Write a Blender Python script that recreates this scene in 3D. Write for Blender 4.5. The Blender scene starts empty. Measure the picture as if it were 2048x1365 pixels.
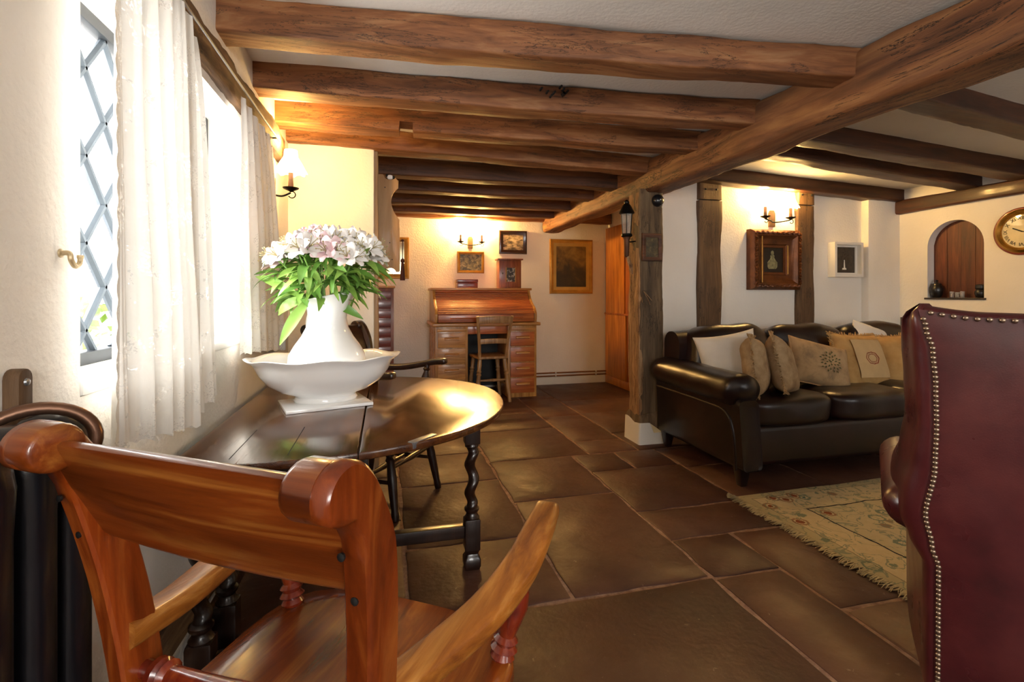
import bpy, bmesh, math, random
from mathutils import Vector, Matrix, noise
pi = math.pi
random.seed(7)
S = bpy.context.scene
COL = S.collection

# ------------------------------------------------------------------ camera, world, lights, exposure
FPX = 1000.0
YAW = math.atan(254 / FPX)
CAMH = 1.10
cam_d = bpy.data.cameras.new('camera')
cam_d.sensor_width = 36.0
cam_d.lens = 36.0 * FPX / 2048
cam_d.shift_y = -(682.5 - 590) / 2048
cam_d.clip_start = 0.02
cam = bpy.data.objects.new('camera', cam_d)
COL.objects.link(cam)
cam.location = (0, 0, CAMH)
cam.rotation_euler = (pi / 2, 0, -YAW)
S.camera = cam

w = bpy.data.worlds.new('world')
S.world = w
w.use_nodes = True
wn = w.node_tree.nodes
wn['Background'].inputs[0].default_value = (0.93, 0.97, 1.0, 1)
wn['Background'].inputs[1].default_value = 2.6


def area(name, loc, rot, sx, sy, power, col):
    d = bpy.data.lights.new(name, 'AREA')
    d.shape = 'RECTANGLE'
    d.size, d.size_y, d.energy, d.color = sx, sy, power, col
    o = bpy.data.objects.new(name, d)
    COL.objects.link(o)
    o.location, o.rotation_euler = loc, rot
    return o


# daylight outside the leaded window, and outside the windows in the wall behind the camera
area('daylight_window', (-1.25, 1.66, 1.55), (0, math.radians(-88), 0), 1.0, 1.5, 82, (1.0, 0.98, 0.95))
area('daylight_rear_left', (0.55, -2.75, 1.5), (math.radians(96), 0, 0), 1.1, 1.1, 70, (1.0, 0.97, 0.92))
area('daylight_rear_right', (2.9, -2.75, 1.5), (math.radians(96), 0, 0), 1.5, 1.1, 11, (1.0, 0.95, 0.88))
S.view_settings.view_transform = 'Standard'
S.view_settings.look = 'None'
S.view_settings.gamma = 1.0
S.view_settings.use_curve_mapping = False
S.view_settings.exposure = 0.66

LAMP = (1.0, 0.59, 0.17)


# ------------------------------------------------------------------ materials
def srgb(h):
    h = h.lstrip('#')
    c = [int(h[i:i + 2], 16) / 255 for i in (0, 2, 4)]
    return tuple((x / 12.92 if x <= .04045 else ((x + .055) / 1.055) ** 2.4) for x in c) + (1,)


MATS = {}


class N:
    """tiny node helper"""

    def __init__(s, name):
        s.m = bpy.data.materials.new(name)
        s.m.use_nodes = True
        s.t = s.m.node_tree
        s.b = s.t.nodes['Principled BSDF']
        s.out = s.t.nodes['Material Output']
        MATS[name] = s.m

    def n(s, typ, **kw):
        o = s.t.nodes.new(typ)
        for k, v in kw.items():
            setattr(o, k, v)
        return o

    def l(s, a, b):
        s.t.links.new(a, b)

    def coord(s, scale=(1, 1, 1), rot=(0, 0, 0), which='Object'):
        tc = s.n('ShaderNodeTexCoord')
        mp = s.n('ShaderNodeMapping')
        mp.inputs['Scale'].default_value = scale
        mp.inputs['Rotation'].default_value = rot
        s.l(tc.outputs[which], mp.inputs['Vector'])
        return mp.outputs['Vector']

    def noise(s, vec, sc, detail=4, rough=.55, dist=0):
        o = s.n('ShaderNodeTexNoise')
        o.inputs['Scale'].default_value = sc
        o.inputs['Detail'].default_value = detail
        o.inputs['Roughness'].default_value = rough
        o.inputs['Distortion'].default_value = dist
        s.l(vec, o.inputs['Vector'])
        return o.outputs['Fac']

    def ramp(s, fac, stops):
        o = s.n('ShaderNodeValToRGB')
        r = o.color_ramp
        r.elements[0].position, r.elements[0].color = stops[0]
        r.elements[1].position, r.elements[1].color = stops[-1]
        for p, c in stops[1:-1]:
            e = r.elements.new(p)
            e.color = c
        s.l(fac, o.inputs['Fac'])
        return o.outputs['Color']

    def mix(s, fac, a, b, blend='MIX'):
        o = s.n('ShaderNodeMix', data_type='RGBA', blend_type=blend)
        for i, v in ((0, fac), (6, a), (7, b)):
            if hasattr(v, 'is_linked'):
                s.l(v, o.inputs[i])
            else:
                o.inputs[i].default_value = v
        return o.outputs[2]

    def math(s, op, a, b=0.0, c=0.0):
        o = s.n('ShaderNodeMath', operation=op)
        for i, v in enumerate((a, b, c)):
            if hasattr(v, 'is_linked'):
                s.l(v, o.inputs[i])
            else:
                o.inputs[i].default_value = v
        return o.outputs[0]

    def bump(s, h, strength=.3, dist=.01):
        o = s.n('ShaderNodeBump')
        o.inputs['Strength'].default_value = strength
        o.inputs['Distance'].default_value = dist
        s.l(h, o.inputs['Height'])
        s.l(o.outputs['Normal'], s.b.inputs['Normal'])

    def set(s, **kw):
        for k, v in kw.items():
            i = s.b.inputs[k.replace('_', ' ')]
            if hasattr(v, 'is_linked'):
                s.l(v, i)
            else:
                i.default_value = v
        return s.m


def wood(name, dark, mid, light, axis='x', sc=1.0, rough=.45, coat=0.0, bump=.25, blotch=.35, crack=0.0):
    k = N(name)
    st = {'x': (1.2, 16, 16), 'y': (16, 1.2, 16), 'z': (16, 16, 1.2)}[axis]
    st = tuple(v * sc for v in st)
    v = k.coord(st)
    g = k.noise(v, 1.6, 6, .6, .6)
    c = k.ramp(g, [(.28, srgb(dark)), (.52, srgb(mid)), (.75, srgb(light))])
    v2 = k.coord(tuple(sc * (.5 if a == axis else 2.2) for a in 'xyz'))
    bl = k.noise(v2, 2.3, 4, .6)
    bc = k.ramp(bl, [(.3, (1 - blotch,) * 3 + (1,)), (.7, (1.12, 1.1, 1.06, 1))])
    c = k.mix(1.0, c, bc, 'MULTIPLY')
    h = k.noise(k.coord(tuple(x * 3 for x in st)), 2.2, 5, .65)
    if crack:
        v3 = k.coord(tuple(sc * (.9 if a == axis else 7) for a in 'xyz'))
        cr = k.noise(v3, 1.7, 8, .72, 1.2)
        line = k.math('LESS_THAN', k.math('ABSOLUTE', k.math('SUBTRACT', cr, .5)), .0055 * crack)
        reg = k.math('GREATER_THAN', k.noise(k.coord((sc,) * 3), 2.4, 2), .52)
        line = k.math('MULTIPLY', line, reg)
        c = k.mix(line, c, srgb('#1d120b'))
        h = k.math('SUBTRACT', h, k.math('MULTIPLY', line, 1.5))
    k.set(Base_Color=c, Roughness=rough, Coat_Weight=coat, Coat_Roughness=.12)
    k.bump(h, bump, .004)
    return k.m


def plaster(name, col, col2, rough=.9, bump=.35, sc=1.0):
    k = N(name)
    v = k.coord((sc, sc, sc))
    a = k.noise(v, 1.3, 3)
    c = k.ramp(a, [(.3, srgb(col2)), (.65, srgb(col))])
    h = k.math('ADD', k.math('MULTIPLY', k.noise(v, 5, 4), 2.0), k.noise(v, 60, 3))
    k.set(Base_Color=c, Roughness=rough)
    k.b.inputs['Specular IOR Level'].default_value = .25
    k.bump(h, bump, .008)
    return k.m


def plain(name, col, rough=.5, metal=0.0, coat=0.0, var=.0, bump=0.0, bsc=80):
    k = N(name)
    c = srgb(col)
    if var:
        v = k.coord()
        f = k.noise(v, 9, 4)
        lo = tuple(x * (1 - var) for x in c[:3]) + (1,)
        hi = tuple(min(1, x * (1 + var)) for x in c[:3]) + (1,)
        c = k.ramp(f, [(.3, lo), (.7, hi)])
    k.set(Base_Color=c, Roughness=rough, Metallic=metal, Coat_Weight=coat)
    if bump:
        k.bump(k.noise(k.coord(), bsc, 3), bump, .003)
    return k.m


def leather(name, dark, mid, light, rough=.3, coat=.2):
    k = N(name)
    v = k.coord()
    a = k.noise(v, 5, 4, .6)
    c = k.ramp(a, [(.3, srgb(dark)), (.5, srgb(mid)), (.72, srgb(light))])
    vo = k.n('ShaderNodeTexVoronoi')
    vo.inputs['Scale'].default_value = 260
    k.l(v, vo.inputs['Vector'])
    h = k.math('ADD', k.math('MULTIPLY', vo.outputs['Distance'], .12), k.math('MULTIPLY', k.noise(v, 11, 2, .5), .35))
    r = k.math('ADD', k.math('MULTIPLY', k.noise(v, 8, 3), .25), rough - .12)
    k.set(Base_Color=c, Roughness=r, Coat_Weight=coat, Coat_Roughness=.25)
    k.bump(h, .18, .006)
    return k.m


def painting(name, stops, sc=6, seed=0.0, vgrad=None, rough=.4, stretch=(1, 1, 1)):
    k = N(name)
    tc = k.n('ShaderNodeTexCoord')
    mp = k.n('ShaderNodeMapping')
    mp.inputs['Location'].default_value = (seed, seed * 1.7, seed * .3)
    mp.inputs['Scale'].default_value = stretch
    k.l(tc.outputs['Object'], mp.inputs['Vector'])
    f = k.noise(mp.outputs['Vector'], sc, 5, .6, .4)
    if vgrad:
        sep = k.n('ShaderNodeSeparateXYZ')
        k.l(tc.outputs['Object'], sep.inputs[0])
        f = k.math('ADD', f, k.math('MULTIPLY', sep.outputs['Z'], vgrad))
    c = k.ramp(f, [(p, srgb(x)) for p, x in stops])
    k.set(Base_Color=c, Roughness=rough)
    return k.m


M = {}
M['wall'] = plaster('wall_plaster', '#f5efe6', '#ece4d8')
M['ceil'] = plaster('ceiling_plaster', '#eeebe5', '#e4e0d9', bump=.25)
M['white'] = plaster('white_paint', '#f2efe8', '#e6e2d9', rough=.6, bump=.2)
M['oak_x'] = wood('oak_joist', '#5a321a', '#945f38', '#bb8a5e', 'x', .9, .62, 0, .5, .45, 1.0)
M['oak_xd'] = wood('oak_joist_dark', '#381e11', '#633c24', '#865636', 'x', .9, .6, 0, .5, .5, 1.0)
M['oak_y'] = wood('oak_main_beam', '#4a2a17', '#875736', '#ae7c4e', 'y', .7, .66, 0, .6, .5, 1.4)
M['oak_z'] = wood('oak_stud', '#4a3420', '#6f5236', '#8a6a48', 'z', .9, .7, 0, .5, .45, 1.0)
M['oak_lintel'] = wood('oak_lintel', '#3a2818', '#735334', '#a07f57', 'y', 1.2, .75, 0, .7, .5, 1.4)
M['post'] = wood('weathered_post', '#4d3c2c', '#6d5840', '#8d7658', 'z', 1.0, .8, 0, .7, .4, 1.0)
M['bark'] = wood('pale_raw_edge', '#6b4a30', '#a07a54', '#c9a57c', 'z', 2.0, .85, 0, .9, .3, 1.5)
M['red_oak'] = wood('red_brown_beam', '#2c150a', '#4c2714', '#6d3f22', 'x', .9, .5, .1, .4, .4, .6)
M['red_oak_y'] = wood('red_brown_wall_beam', '#2c150a', '#4c2714', '#6d3f22', 'y', .9, .5, .1, .4, .4, .6)
M['chair'] = wood('polished_elm', '#4a1806', '#8c4114', '#c07a34', 'x', 1.0, .28, .45, .12, .68)
M['chair_y'] = wood('polished_elm_y', '#541c07', '#8c3f12', '#b86c2a', 'y', 1.2, .26, .45, .12, .6)
M['chair_z'] = wood('polished_elm_z', '#521a06', '#86380f', '#b05f24', 'z', 1.2, .28, .45, .12, .6)
M['chair_arm'] = wood('worn_elm_arm', '#6e340f', '#a96624', '#cf9248', 'y', 1.6, .38, .25, .25, .55)
M['turned'] = wood('turned_mahogany', '#4a1208', '#7c2712', '#a34a20', 'z', 1.2, .25, .5, .08, .3)
M['dchair_x'] = wood('dark_chair_wood', '#150a06', '#2a150c', '#43261a', 'x', 1.3, .3, .4, .12, .4)
M['dchair_z'] = wood('dark_chair_wood_z', '#150a06', '#2a150c', '#43261a', 'z', 1.3, .3, .4, .12, .4)
M['table'] = wood('table_top_oak', '#34190c', '#5c3318', '#7c4f26', 'y', 1.0, .2, .55, .12, .45, .7)
M['table_dark'] = wood('table_frame_oak', '#120906', '#24130b', '#3a2216', 'z', 1.0, .3, .35, .15, .35)
M['desk'] = wood('desk_oak', '#9a632e', '#c28a49', '#d9a866', 'x', 1.3, .4, .2, .1, .25)
M['desk_red'] = wood('desk_tambour', '#86401c', '#b3622e', '#cf8446', 'x', 1.3, .34, .25, .06, .25)
M['desk_z'] = wood('desk_oak_side', '#8a5a26', '#b98544', '#d3a663', 'z', 1.3, .35, .3, .1, .25)
M['kchair'] = wood('pale_kitchen_chair', '#7c5733', '#a07a50', '#bf9a70', 'z', 1.4, .4, .2, .12, .3)
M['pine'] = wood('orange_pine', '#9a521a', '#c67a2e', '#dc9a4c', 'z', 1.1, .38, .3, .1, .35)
M['pine_red'] = wood('dark_pine_edge', '#7c3a12', '#a3561e', '#b96c2c', 'z', 1.1, .4, .3, .1, .3)  # darker, redder pine tone for the door slab and its ledge
M['mahog'] = wood('mahogany_box', '#4a160c', '#6f2514', '#8a3a20', 'x', 1.4, .3, .4, .06, .25)
M['cabwood'] = wood('reddish_cabinet', '#5d2a15', '#87482a', '#a4623c', 'z', 1.4, .35, .3, .08, .25)
M['nicheboard'] = wood('niche_board', '#3d1b0d', '#653019', '#85482a', 'z', 1.2, .5, .1, .2, .35)
M['boardwood'] = wood('shaped_board_wood', '#8f6a44', '#b08a5f', '#c6a47a', 'z', .7, .6, .05, .15, .25)
M['sofa'] = leather('dark_brown_leather', '#0d0505', '#190a09', '#260f0d', .33, .15)
M['wing'] = leather('oxblood_leather', '#320f13', '#4a191c', '#5b2625', .3, .3)
M['iron'] = plain('black_iron', '#15120f', .45, .7, 0, .2, .1)
M['radiator'] = plain('black_radiator_paint', '#121318', .3, 0, .35, .15, .1)
M['copper'] = plain('aged_copper', '#7a5a48', .35, .8, 0, .2)
M['pipe'] = plain('copper_pipe', '#8a5a38', .3, .7)
M['nail'] = plain('dull_brass_nail', '#9a8470', .28, .9, 0, .1)
M['gilt'] = plain('gilt_frame', '#b07e34', .35, .55, 0, .25, .2, 60)
M['gilt_dark'] = plain('dark_gilt', '#6b3d1c', .38, .45, 0, .45, .6, 45)
M['brass'] = plain('brass', '#c08c3c', .25, .85)
M['hookm'] = plain('pale_brass_hook', '#b9a47e', .4, .3)
M['china'] = plain('white_china', '#f9f9f8', .12, 0, .5)
M['rod'] = plain('steel_rod', '#9a9da2', .35, .8)
M['lead'] = plain('lead_came', '#46505a', .7, .1, 0, .15)
M['winframe'] = plain('dark_window_iron', '#2e3338', .5, .3, 0, .2)
M['sillwhite'] = plain('sill_white', '#f6f4ef', .4, 0, .1)
M['cotton'] = plain('white_cotton', '#dcd6cc', .9, 0, 0, .05, .3, 120)
M['fringe_tan'] = plain('tan_fringe', '#a98a62', .95, 0, 0, .25, .2, 90)
M['fringe_gold'] = plain('gold_fringe', '#b9925c', .95, 0, 0, .25, .2, 90)
M['rugfringe'] = plain('rug_fringe', '#b3a27a', .95, 0, 0, .3)
M['tassel'] = plain('maroon_tassel', '#3c120e', .8, 0, 0, .3, .3, 150)
M['cable'] = plain('white_cable', '#d8d2c6', .5)
M['dark'] = plain('soot_black', '#0d0b0a', .6)
M['darkpot'] = plain('dark_pot', '#1d1713', .35, 0, .3, .3)
M['boxframe'] = plain('white_box_frame', '#ece7dd', .45)
M['clockface'] = plain('clock_face', '#d8c79c', .5, 0, .6, .15)
M['clockred'] = plain('clock_rim', '#7d2f16', .35, .1, .3)
M['mount'] = plain('gold_mount', '#c49a4a', .5, .2, 0, .1)
M['leafm'] = plain('leaf_green', '#93bd55', .45, 0, .1, .25)
M['leafd'] = plain('leaf_dark_green', '#6c9c40', .45, 0, .1, .25)
M['stemm'] = plain('stem_green', '#7fa650', .5, 0, 0, .15)
M['petalw'] = plain('white_petal', '#f4f1ee', .6, 0, 0, .03)
M['petalp'] = plain('pink_petal', '#f3d6da', .6, 0, 0, .08)
M['stamen'] = plain('stamen_brown', '#a89a6c', .6)
M['twig'] = plain('dry_twig', '#4a3d30', .9, 0, 0, .3)
M['slate'] = plain('slate_sill', '#3a2f28', .5, 0, 0, .2)
M['linen'] = plain('linen_panel', '#c6a676', .9, 0, 0, .08, .3, 160)
M['motif_red'] = plain('motif_red', '#9a5638', .9, 0, 0, .3)
M['motif_green'] = plain('motif_green', '#5a5a34', .9, 0, 0, .35)
M['piping'] = plain('cushion_piping', '#b78f63', .9)

# tan woven cushion cloth
k = N('tan_cushion_cloth')
f = k.noise(k.coord(), 14, 4, .6, .5)
k.set(Base_Color=k.ramp(f, [(.3, srgb('#8c6f4e')), (.55, srgb('#a68a66')), (.75, srgb('#b99d78'))]), Roughness=.95)
k.bump(k.noise(k.coord(), 130, 3), .4, .003)
M['tan'] = k.m
k = N('gold_cushion_cloth')
f = k.noise(k.coord(), 10, 3, .6)
k.set(Base_Color=k.ramp(f, [(.3, srgb('#a67c46')), (.7, srgb('#c29a60'))]), Roughness=.95)
k.bump(k.noise(k.coord(), 130, 3), .4, .003)
M['gold'] = k.m
k = N('floral_cushion_cloth')
f = k.noise(k.coord(), 11, 4, .65, .4)
k.set(Base_Color=k.ramp(f, [(.32, srgb('#8d7355')), (.5, srgb('#b08f66')), (.72, srgb('#bb9d74'))]), Roughness=.95)
k.bump(k.noise(k.coord(), 120, 3), .4, .003)
M['floral'] = k.m

# flagstone: dark brown polished stone, each its own tone
k = N('flagstone')
oi = k.n('ShaderNodeObjectInfo')
v = k.coord()
f = k.noise(v, 2.2, 6, .62, .5)
c = k.ramp(f, [(.28, srgb('#3c231a')), (.5, srgb('#503124')), (.72, srgb('#634433'))])
tone = k.ramp(oi.outputs['Random'], [(0, (.74, .68, .64, 1)), (.5, (1, .97, .95, 1)), (1, (1.15, 1.12, 1.05, 1))])
c = k.mix(1.0, c, tone, 'MULTIPLY')
sp = k.noise(v, 26, 6, .7)
c = k.mix(k.math('MULTIPLY', k.math('GREATER_THAN', sp, .665), .5), c, srgb('#8f7b68'))
r = k.math('ADD', k.math('MULTIPLY', k.noise(v, 6, 5, .7), .4), .33)
k.set(Base_Color=c, Roughness=r)
h = k.math('ADD', k.math('MULTIPLY', k.noise(v, 3.5, 4), 2.2), k.math('MULTIPLY', k.noise(v, 28, 5, .65), .5))
k.bump(h, .32, .012)
M['flag'] = k.m
k = N('mortar')
f = k.noise(k.coord(), 30, 5, .7)
k.set(Base_Color=k.ramp(f, [(.3, srgb('#6b4a39')), (.7, srgb('#aa8870'))]), Roughness=.85)
k.bump(f, .5, .004)
M['mortar'] = k.m

# lace: translucent white with a pattern of small holes
k = N('lace')
v = k.coord()
vo = k.n('ShaderNodeTexVoronoi')
vo.inputs['Scale'].default_value = 34
k.l(v, vo.inputs['Vector'])
nz = k.noise(v, 16, 3, .6, .8)
hole = k.math('MULTIPLY', k.math('GREATER_THAN', nz, .56), k.math('LESS_THAN', k.noise(v, 190, 1), .46))
hole = k.math('MULTIPLY', hole, .22)
df = k.n('ShaderNodeBsdfDiffuse')
df.inputs['Color'].default_value = srgb('#f4f1ea')
tl = k.n('ShaderNodeBsdfTranslucent')
tl.inputs['Color'].default_value = srgb('#f6f3ec')
bp = k.n('ShaderNodeBump')
bp.inputs['Strength'].default_value = .9
bp.inputs['Distance'].default_value = .004
k.l(nz, bp.inputs['Height'])
k.l(bp.outputs[0], df.inputs['Normal'])
m1 = k.n('ShaderNodeMixShader')
m1.inputs[0].default_value = .065
k.l(df.outputs[0], m1.inputs[1]); k.l(tl.outputs[0], m1.inputs[2])
tr = k.n('ShaderNodeBsdfTransparent')
m2 = k.n('ShaderNodeMixShader')
k.l(hole, m2.inputs[0]); k.l(m1.outputs[0], m2.inputs[1]); k.l(tr.outputs[0], m2.inputs[2])
k.l(m2.outputs[0], k.out.inputs[0])
M['lace'] = k.m

# window glass
k = N('window_glass')
tr = k.n('ShaderNodeBsdfTransparent')
gl = k.n('ShaderNodeBsdfGlossy')
gl.inputs['Roughness'].default_value = .03
m1 = k.n('ShaderNodeMixShader')
m1.inputs[0].default_value = .06
k.l(tr.outputs[0], m1.inputs[1]); k.l(gl.outputs[0], m1.inputs[2]); k.l(m1.outputs[0], k.out.inputs[0])
M['glass'] = k.m
k = N('clear_glass')
k.set(Base_Color=(.95, .95, .93, 1), Roughness=.05, Transmission_Weight=.85)
M['clear'] = k.m


def emit(name, col, strength, base='#fff2d8'):
    k = N(name)
    k.set(Base_Color=srgb(base), Roughness=.7, Emission_Color=tuple(col) + (1,), Emission_Strength=strength)
    return k.m


M['shade'] = emit('lit_pleated_shade', (1.0, .80, .46), 5.5)
M['bulb'] = emit('lit_bulb', (1.0, .75, .4), 14)

M['art_land'] = painting('art_dark_landscape', [(.25, '#1d120a'), (.45, '#3c2812'), (.62, '#7a5a22'), (.8, '#a8823a')], 5, 1.3, .9)
M['art_photo'] = painting('art_sepia_photo', [(.2, '#1e1a15'), (.42, '#5a5042'), (.55, '#a8977c'), (.7, '#d2c2a4')], 14, 3.1, .6, stretch=(1, 1, 2.2))
M['art_wood'] = painting('art_woodland', [(.3, '#1c1a0e'), (.45, '#4d4524'), (.6, '#8a7a4c'), (.75, '#b3a272')], 24, 5.2)
M['art_bw'] = painting('art_black_white', [(.35, '#0c0b0a'), (.5, '#34302b'), (.62, '#a8a29a'), (.7, '#d8d4cc')], 32, 2.2)
M['art_lady'] = painting('art_dark_ground', [(.3, '#0c0705'), (.7, '#26160d')], 8, 4.4)
M['art_lady_fig'] = painting('art_pale_dress', [(.3, '#5c5538'), (.6, '#9a936a'), (.8, '#b8b184')], 40, 4.4)
M['art_box'] = painting('art_grey_ground', [(.3, '#35302a'), (.7, '#54493d')], 30, 6.6)
M['art_post'] = painting('art_small_dim', [(.3, '#2a2013'), (.55, '#544527'), (.75, '#857448')], 30, 8.8)
M['mirror'] = plain('mirror_glass', '#e8dcb4', .08, .9)


# ------------------------------------------------------------------ geometry helpers
def V(*a):
    return Vector(a)


class B:
    def __init__(s):
        s.v = []
        s.f = []

    def add(s, vs, fs, mat=None):
        o = len(s.v)
        s.v += [(mat @ Vector(p) if mat else Vector(p)) for p in vs]
        s.f += [tuple(i + o for i in f) for f in fs]
        return s

    def box(s, x0, y0, z0, x1, y1, z1, mat=None):
        vs = [(x0, y0, z0), (x1, y0, z0), (x1, y1, z0), (x0, y1, z0), (x0, y0, z1), (x1, y0, z1), (x1, y1, z1), (x0, y1, z1)]
        return s.add(vs, [(3, 2, 1, 0), (4, 5, 6, 7), (0, 1, 5, 4), (1, 2, 6, 5), (2, 3, 7, 6), (3, 0, 4, 7)], mat)

    def loft(s, rings, cap=True, closed=True, mat=None, loop=False):
        n = len(rings[0])
        vs = [p for r in rings for p in r]
        fs = []
        R = len(rings)
        for i in range(R if loop else R - 1):
            a, b = i * n, ((i + 1) % R) * n
            for j in range(n if closed else n - 1):
                q = (j + 1) % n
                fs.append((a + j, a + q, b + q, b + j))
        if cap and not loop:
            fs.append(tuple(reversed(range(n))))
            fs.append(tuple((R - 1) * n + j for j in range(n)))
        return s.add(vs, fs, mat)

    def lathe(s, prof, n=20, mat=None, cap=True, fn=None):
        rings = []
        for r, z in prof:
            rings.append([((fn(r, z, 2 * pi * j / n) if fn else (r * math.cos(2 * pi * j / n), r * math.sin(2 * pi * j / n), z))) for j in range(n)])
        return s.loft(rings, cap, True, mat)

    def tube(s, pts, rad, n=10, loop=False, mat=None, flat=None):
        pts = [Vector(p) for p in pts]
        R = len(pts)
        rings = []
        up = None
        for i, p in enumerate(pts):
            a = pts[(i - 1) % R] if (loop or i > 0) else p
            b = pts[(i + 1) % R] if (loop or i < R - 1) else p
            t = (b - a).normalized()
            if up is None:
                up = t.orthogonal().normalized() if flat is None else Vector(flat)
            side = t.cross(up)
            if side.length < 1e-5:
                side = t.orthogonal()
            side.normalize()
            if flat is None:
                up = side.cross(t).normalized()
                u2 = up
            else:
                u2 = side.cross(t).normalized()
            r = rad[i] if isinstance(rad, list) else rad
            rx, ry = r if isinstance(r, (list, tuple)) else (r, r)
            rings.append([p + side * rx * math.cos(2 * pi * j / n) + u2 * ry * math.sin(2 * pi * j / n) for j in range(n)])
        return s.loft(rings, True, True, mat, loop)

    def prism(s, outline, a, b, axis='y', mat=None):
        """outline of 2-d points; axis y: (x,z); axis x: (y,z); axis z: (x,y)"""
        def mk(p, t):
            return {'y': (p[0], t, p[1]), 'x': (t, p[0], p[1]), 'z': (p[0], p[1], t)}[axis]
        return s.loft([[mk(p, a) for p in outline], [mk(p, b) for p in outline]], True, True, mat)

    def obj(s, name, mat, parent=None, bev=0, smooth=40, seg=2, sub=0, loc=None, rot=None):
        bm = bmesh.new()
        vs = [bm.verts.new(p) for p in s.v]
        for f in s.f:
            try:
                bm.faces.new([vs[i] for i in f])
            except ValueError:
                pass
        bmesh.ops.recalc_face_normals(bm, faces=bm.faces)
        if bev:
            es = [e for e in bm.edges if len(e.link_faces) == 2 and e.calc_face_angle(0) > .6]
            bmesh.ops.bevel(bm, geom=es, offset=bev, segments=seg, affect='EDGES', profile=.6, clamp_overlap=True)
        me = bpy.data.meshes.new(name)
        bm.to_mesh(me)
        bm.free()
        if smooth:
            me.polygons.foreach_set('use_smooth', [True] * len(me.polygons))
            me.set_sharp_from_angle(angle=math.radians(smooth))
        return link(name, me, mat, parent, loc, rot, sub)


def link(name, me, mat, parent=None, loc=None, rot=None, sub=0):
    o = bpy.data.objects.new(name, me)
    COL.objects.link(o)
    if mat and not me.materials:
        me.materials.append(M[mat] if isinstance(mat, str) else mat)
    if parent:
        o.parent = parent
    if loc:
        o.location = loc
    if rot:
        o.rotation_euler = rot
    if sub:
        md = o.modifiers.new('sub', 'SUBSURF')
        md.levels = md.render_levels = sub
    return o


def tag(o, label, cat, group=None):
    o['label'] = label
    o['category'] = cat
    if group:
        o['group'] = group
    return o


def thing(name, label, cat, loc=(0, 0, 0), rz=0.0, group=None):
    o = bpy.data.objects.new(name, None)
    o.empty_display_size = .1
    COL.objects.link(o)
    o.location = loc
    o.rotation_euler = (0, 0, rz)
    return tag(o, label, cat, group)


def struct(o, label=None):
    o['kind'] = 'structure'
    if label:
        o['label'] = label
    return o


def copy_tree(o, parent=None):
    c = o.copy()
    COL.objects.link(c)
    c.parent = parent
    for ch in list(o.children):
        copy_tree(ch, c)
    return c


SY, CY = math.sin(YAW), math.cos(YAW)


def nz(p, sc, seed):
    return noise.noise(Vector((p[0] * sc + seed * 7.3, p[1] * sc - seed * 3.1, p[2] * sc + seed * 1.7)))


def rrect(w, h, c=.02, k=4, step=.035):
    """rounded rectangle ring around 0,0"""
    pts = []
    for cx, cy, a0 in ((w / 2 - c, h / 2 - c, 0), (-w / 2 + c, h / 2 - c, pi / 2), (-w / 2 + c, -h / 2 + c, pi), (w / 2 - c, -h / 2 + c, 1.5 * pi)):
        for i in range(k):
            a = a0 + pi / 2 * i / (k - 1)
            pts.append((cx + c * math.cos(a), cy + c * math.sin(a)))
    # densify the long sides
    out = []
    for i in range(len(pts)):
        a, b = pts[i], pts[(i + 1) % len(pts)]
        out.append(a)
        d = math.hypot(b[0] - a[0], b[1] - a[1])
        m = int(d / step)
        for q in range(1, m + 1):
            out.append((a[0] + (b[0] - a[0]) * q / (m + 1), a[1] + (b[1] - a[1]) * q / (m + 1)))
    return out


def beam_mesh(p0, p1, w, h, seed, amp=.008, n=44, chamf=.018, bow=0.0, bowz=0.0, notch=None, hand=.003):
    p0, p1 = Vector(p0), Vector(p1)
    t = (p1 - p0).normalized()
    up = Vector((0, 0, 1)) if abs(t.z) < .9 else Vector((0, 1, 0))
    side = t.cross(up).normalized()
    up = side.cross(t).normalized()
    ring = rrect(w, h, chamf)
    rings = []
    ss = [i / n for i in range(n + 1)]
    if notch:
        ss = sorted(ss + [notch[0], notch[0] + .0015, notch[1], notch[1] + .0015])
    for q in ss:
        c = p0.lerp(p1, q) + side * bow * math.sin(pi * q) + up * bowz * math.sin(pi * q)
        r = []
        for a, b in ring:
            if notch and notch[0] + .001 < q < notch[1] + .001 and b < -h / 2 + notch[2]:
                b = -h / 2 + notch[2]
            p = c + side * a + up * b
            d = amp * nz(p, 3.0, seed) + hand * nz(p, 18, seed + 5)
            nrm = (side * a / w + up * b / h).normalized()
            r.append(p + nrm * d)
        rings.append(r)
    return B().loft(rings)


def puff(c, size, e=4.0, n=12, seed=None, amp=0.0, asc=6):
    """rounded, softly swollen box"""
    out = B()
    vs, fs, idx = [], [], {}

    def vid(p):
        key = tuple(round(x, 5) for x in p)
        if key not in idx:
            idx[key] = len(vs)
            x, y, z = p
            m = (abs(x) ** e + abs(y) ** e + abs(z) ** e) ** (1 / e)
            q = Vector((x / m * size[0] / 2, y / m * size[1] / 2, z / m * size[2] / 2))
            if amp:
                q += q.normalized() * amp * nz(q + Vector(c), asc, seed or 0)
            vs.append(q + Vector(c))
        return idx[key]
    for ax in range(3):
        for sg in (-1, 1):
            for i in range(n):
                for j in range(n):
                    qd = []
                    for di, dj in ((0, 0), (1, 0), (1, 1), (0, 1)):
                        a, b = -1 + 2 * (i + di) / n, -1 + 2 * (j + dj) / n
                        a, b = math.sin(a * pi / 2) * .35 + a * .65, math.sin(b * pi / 2) * .35 + b * .65
                        p = [0, 0, 0]
                        p[ax] = sg
                        p[(ax + 1) % 3] = a
                        p[(ax + 2) % 3] = b
                        qd.append(vid(p))
                    fs.append(tuple(qd))
    return out.add(vs, fs)


def spindle(prof, n=16):
    return B().lathe(prof, n)


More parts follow.
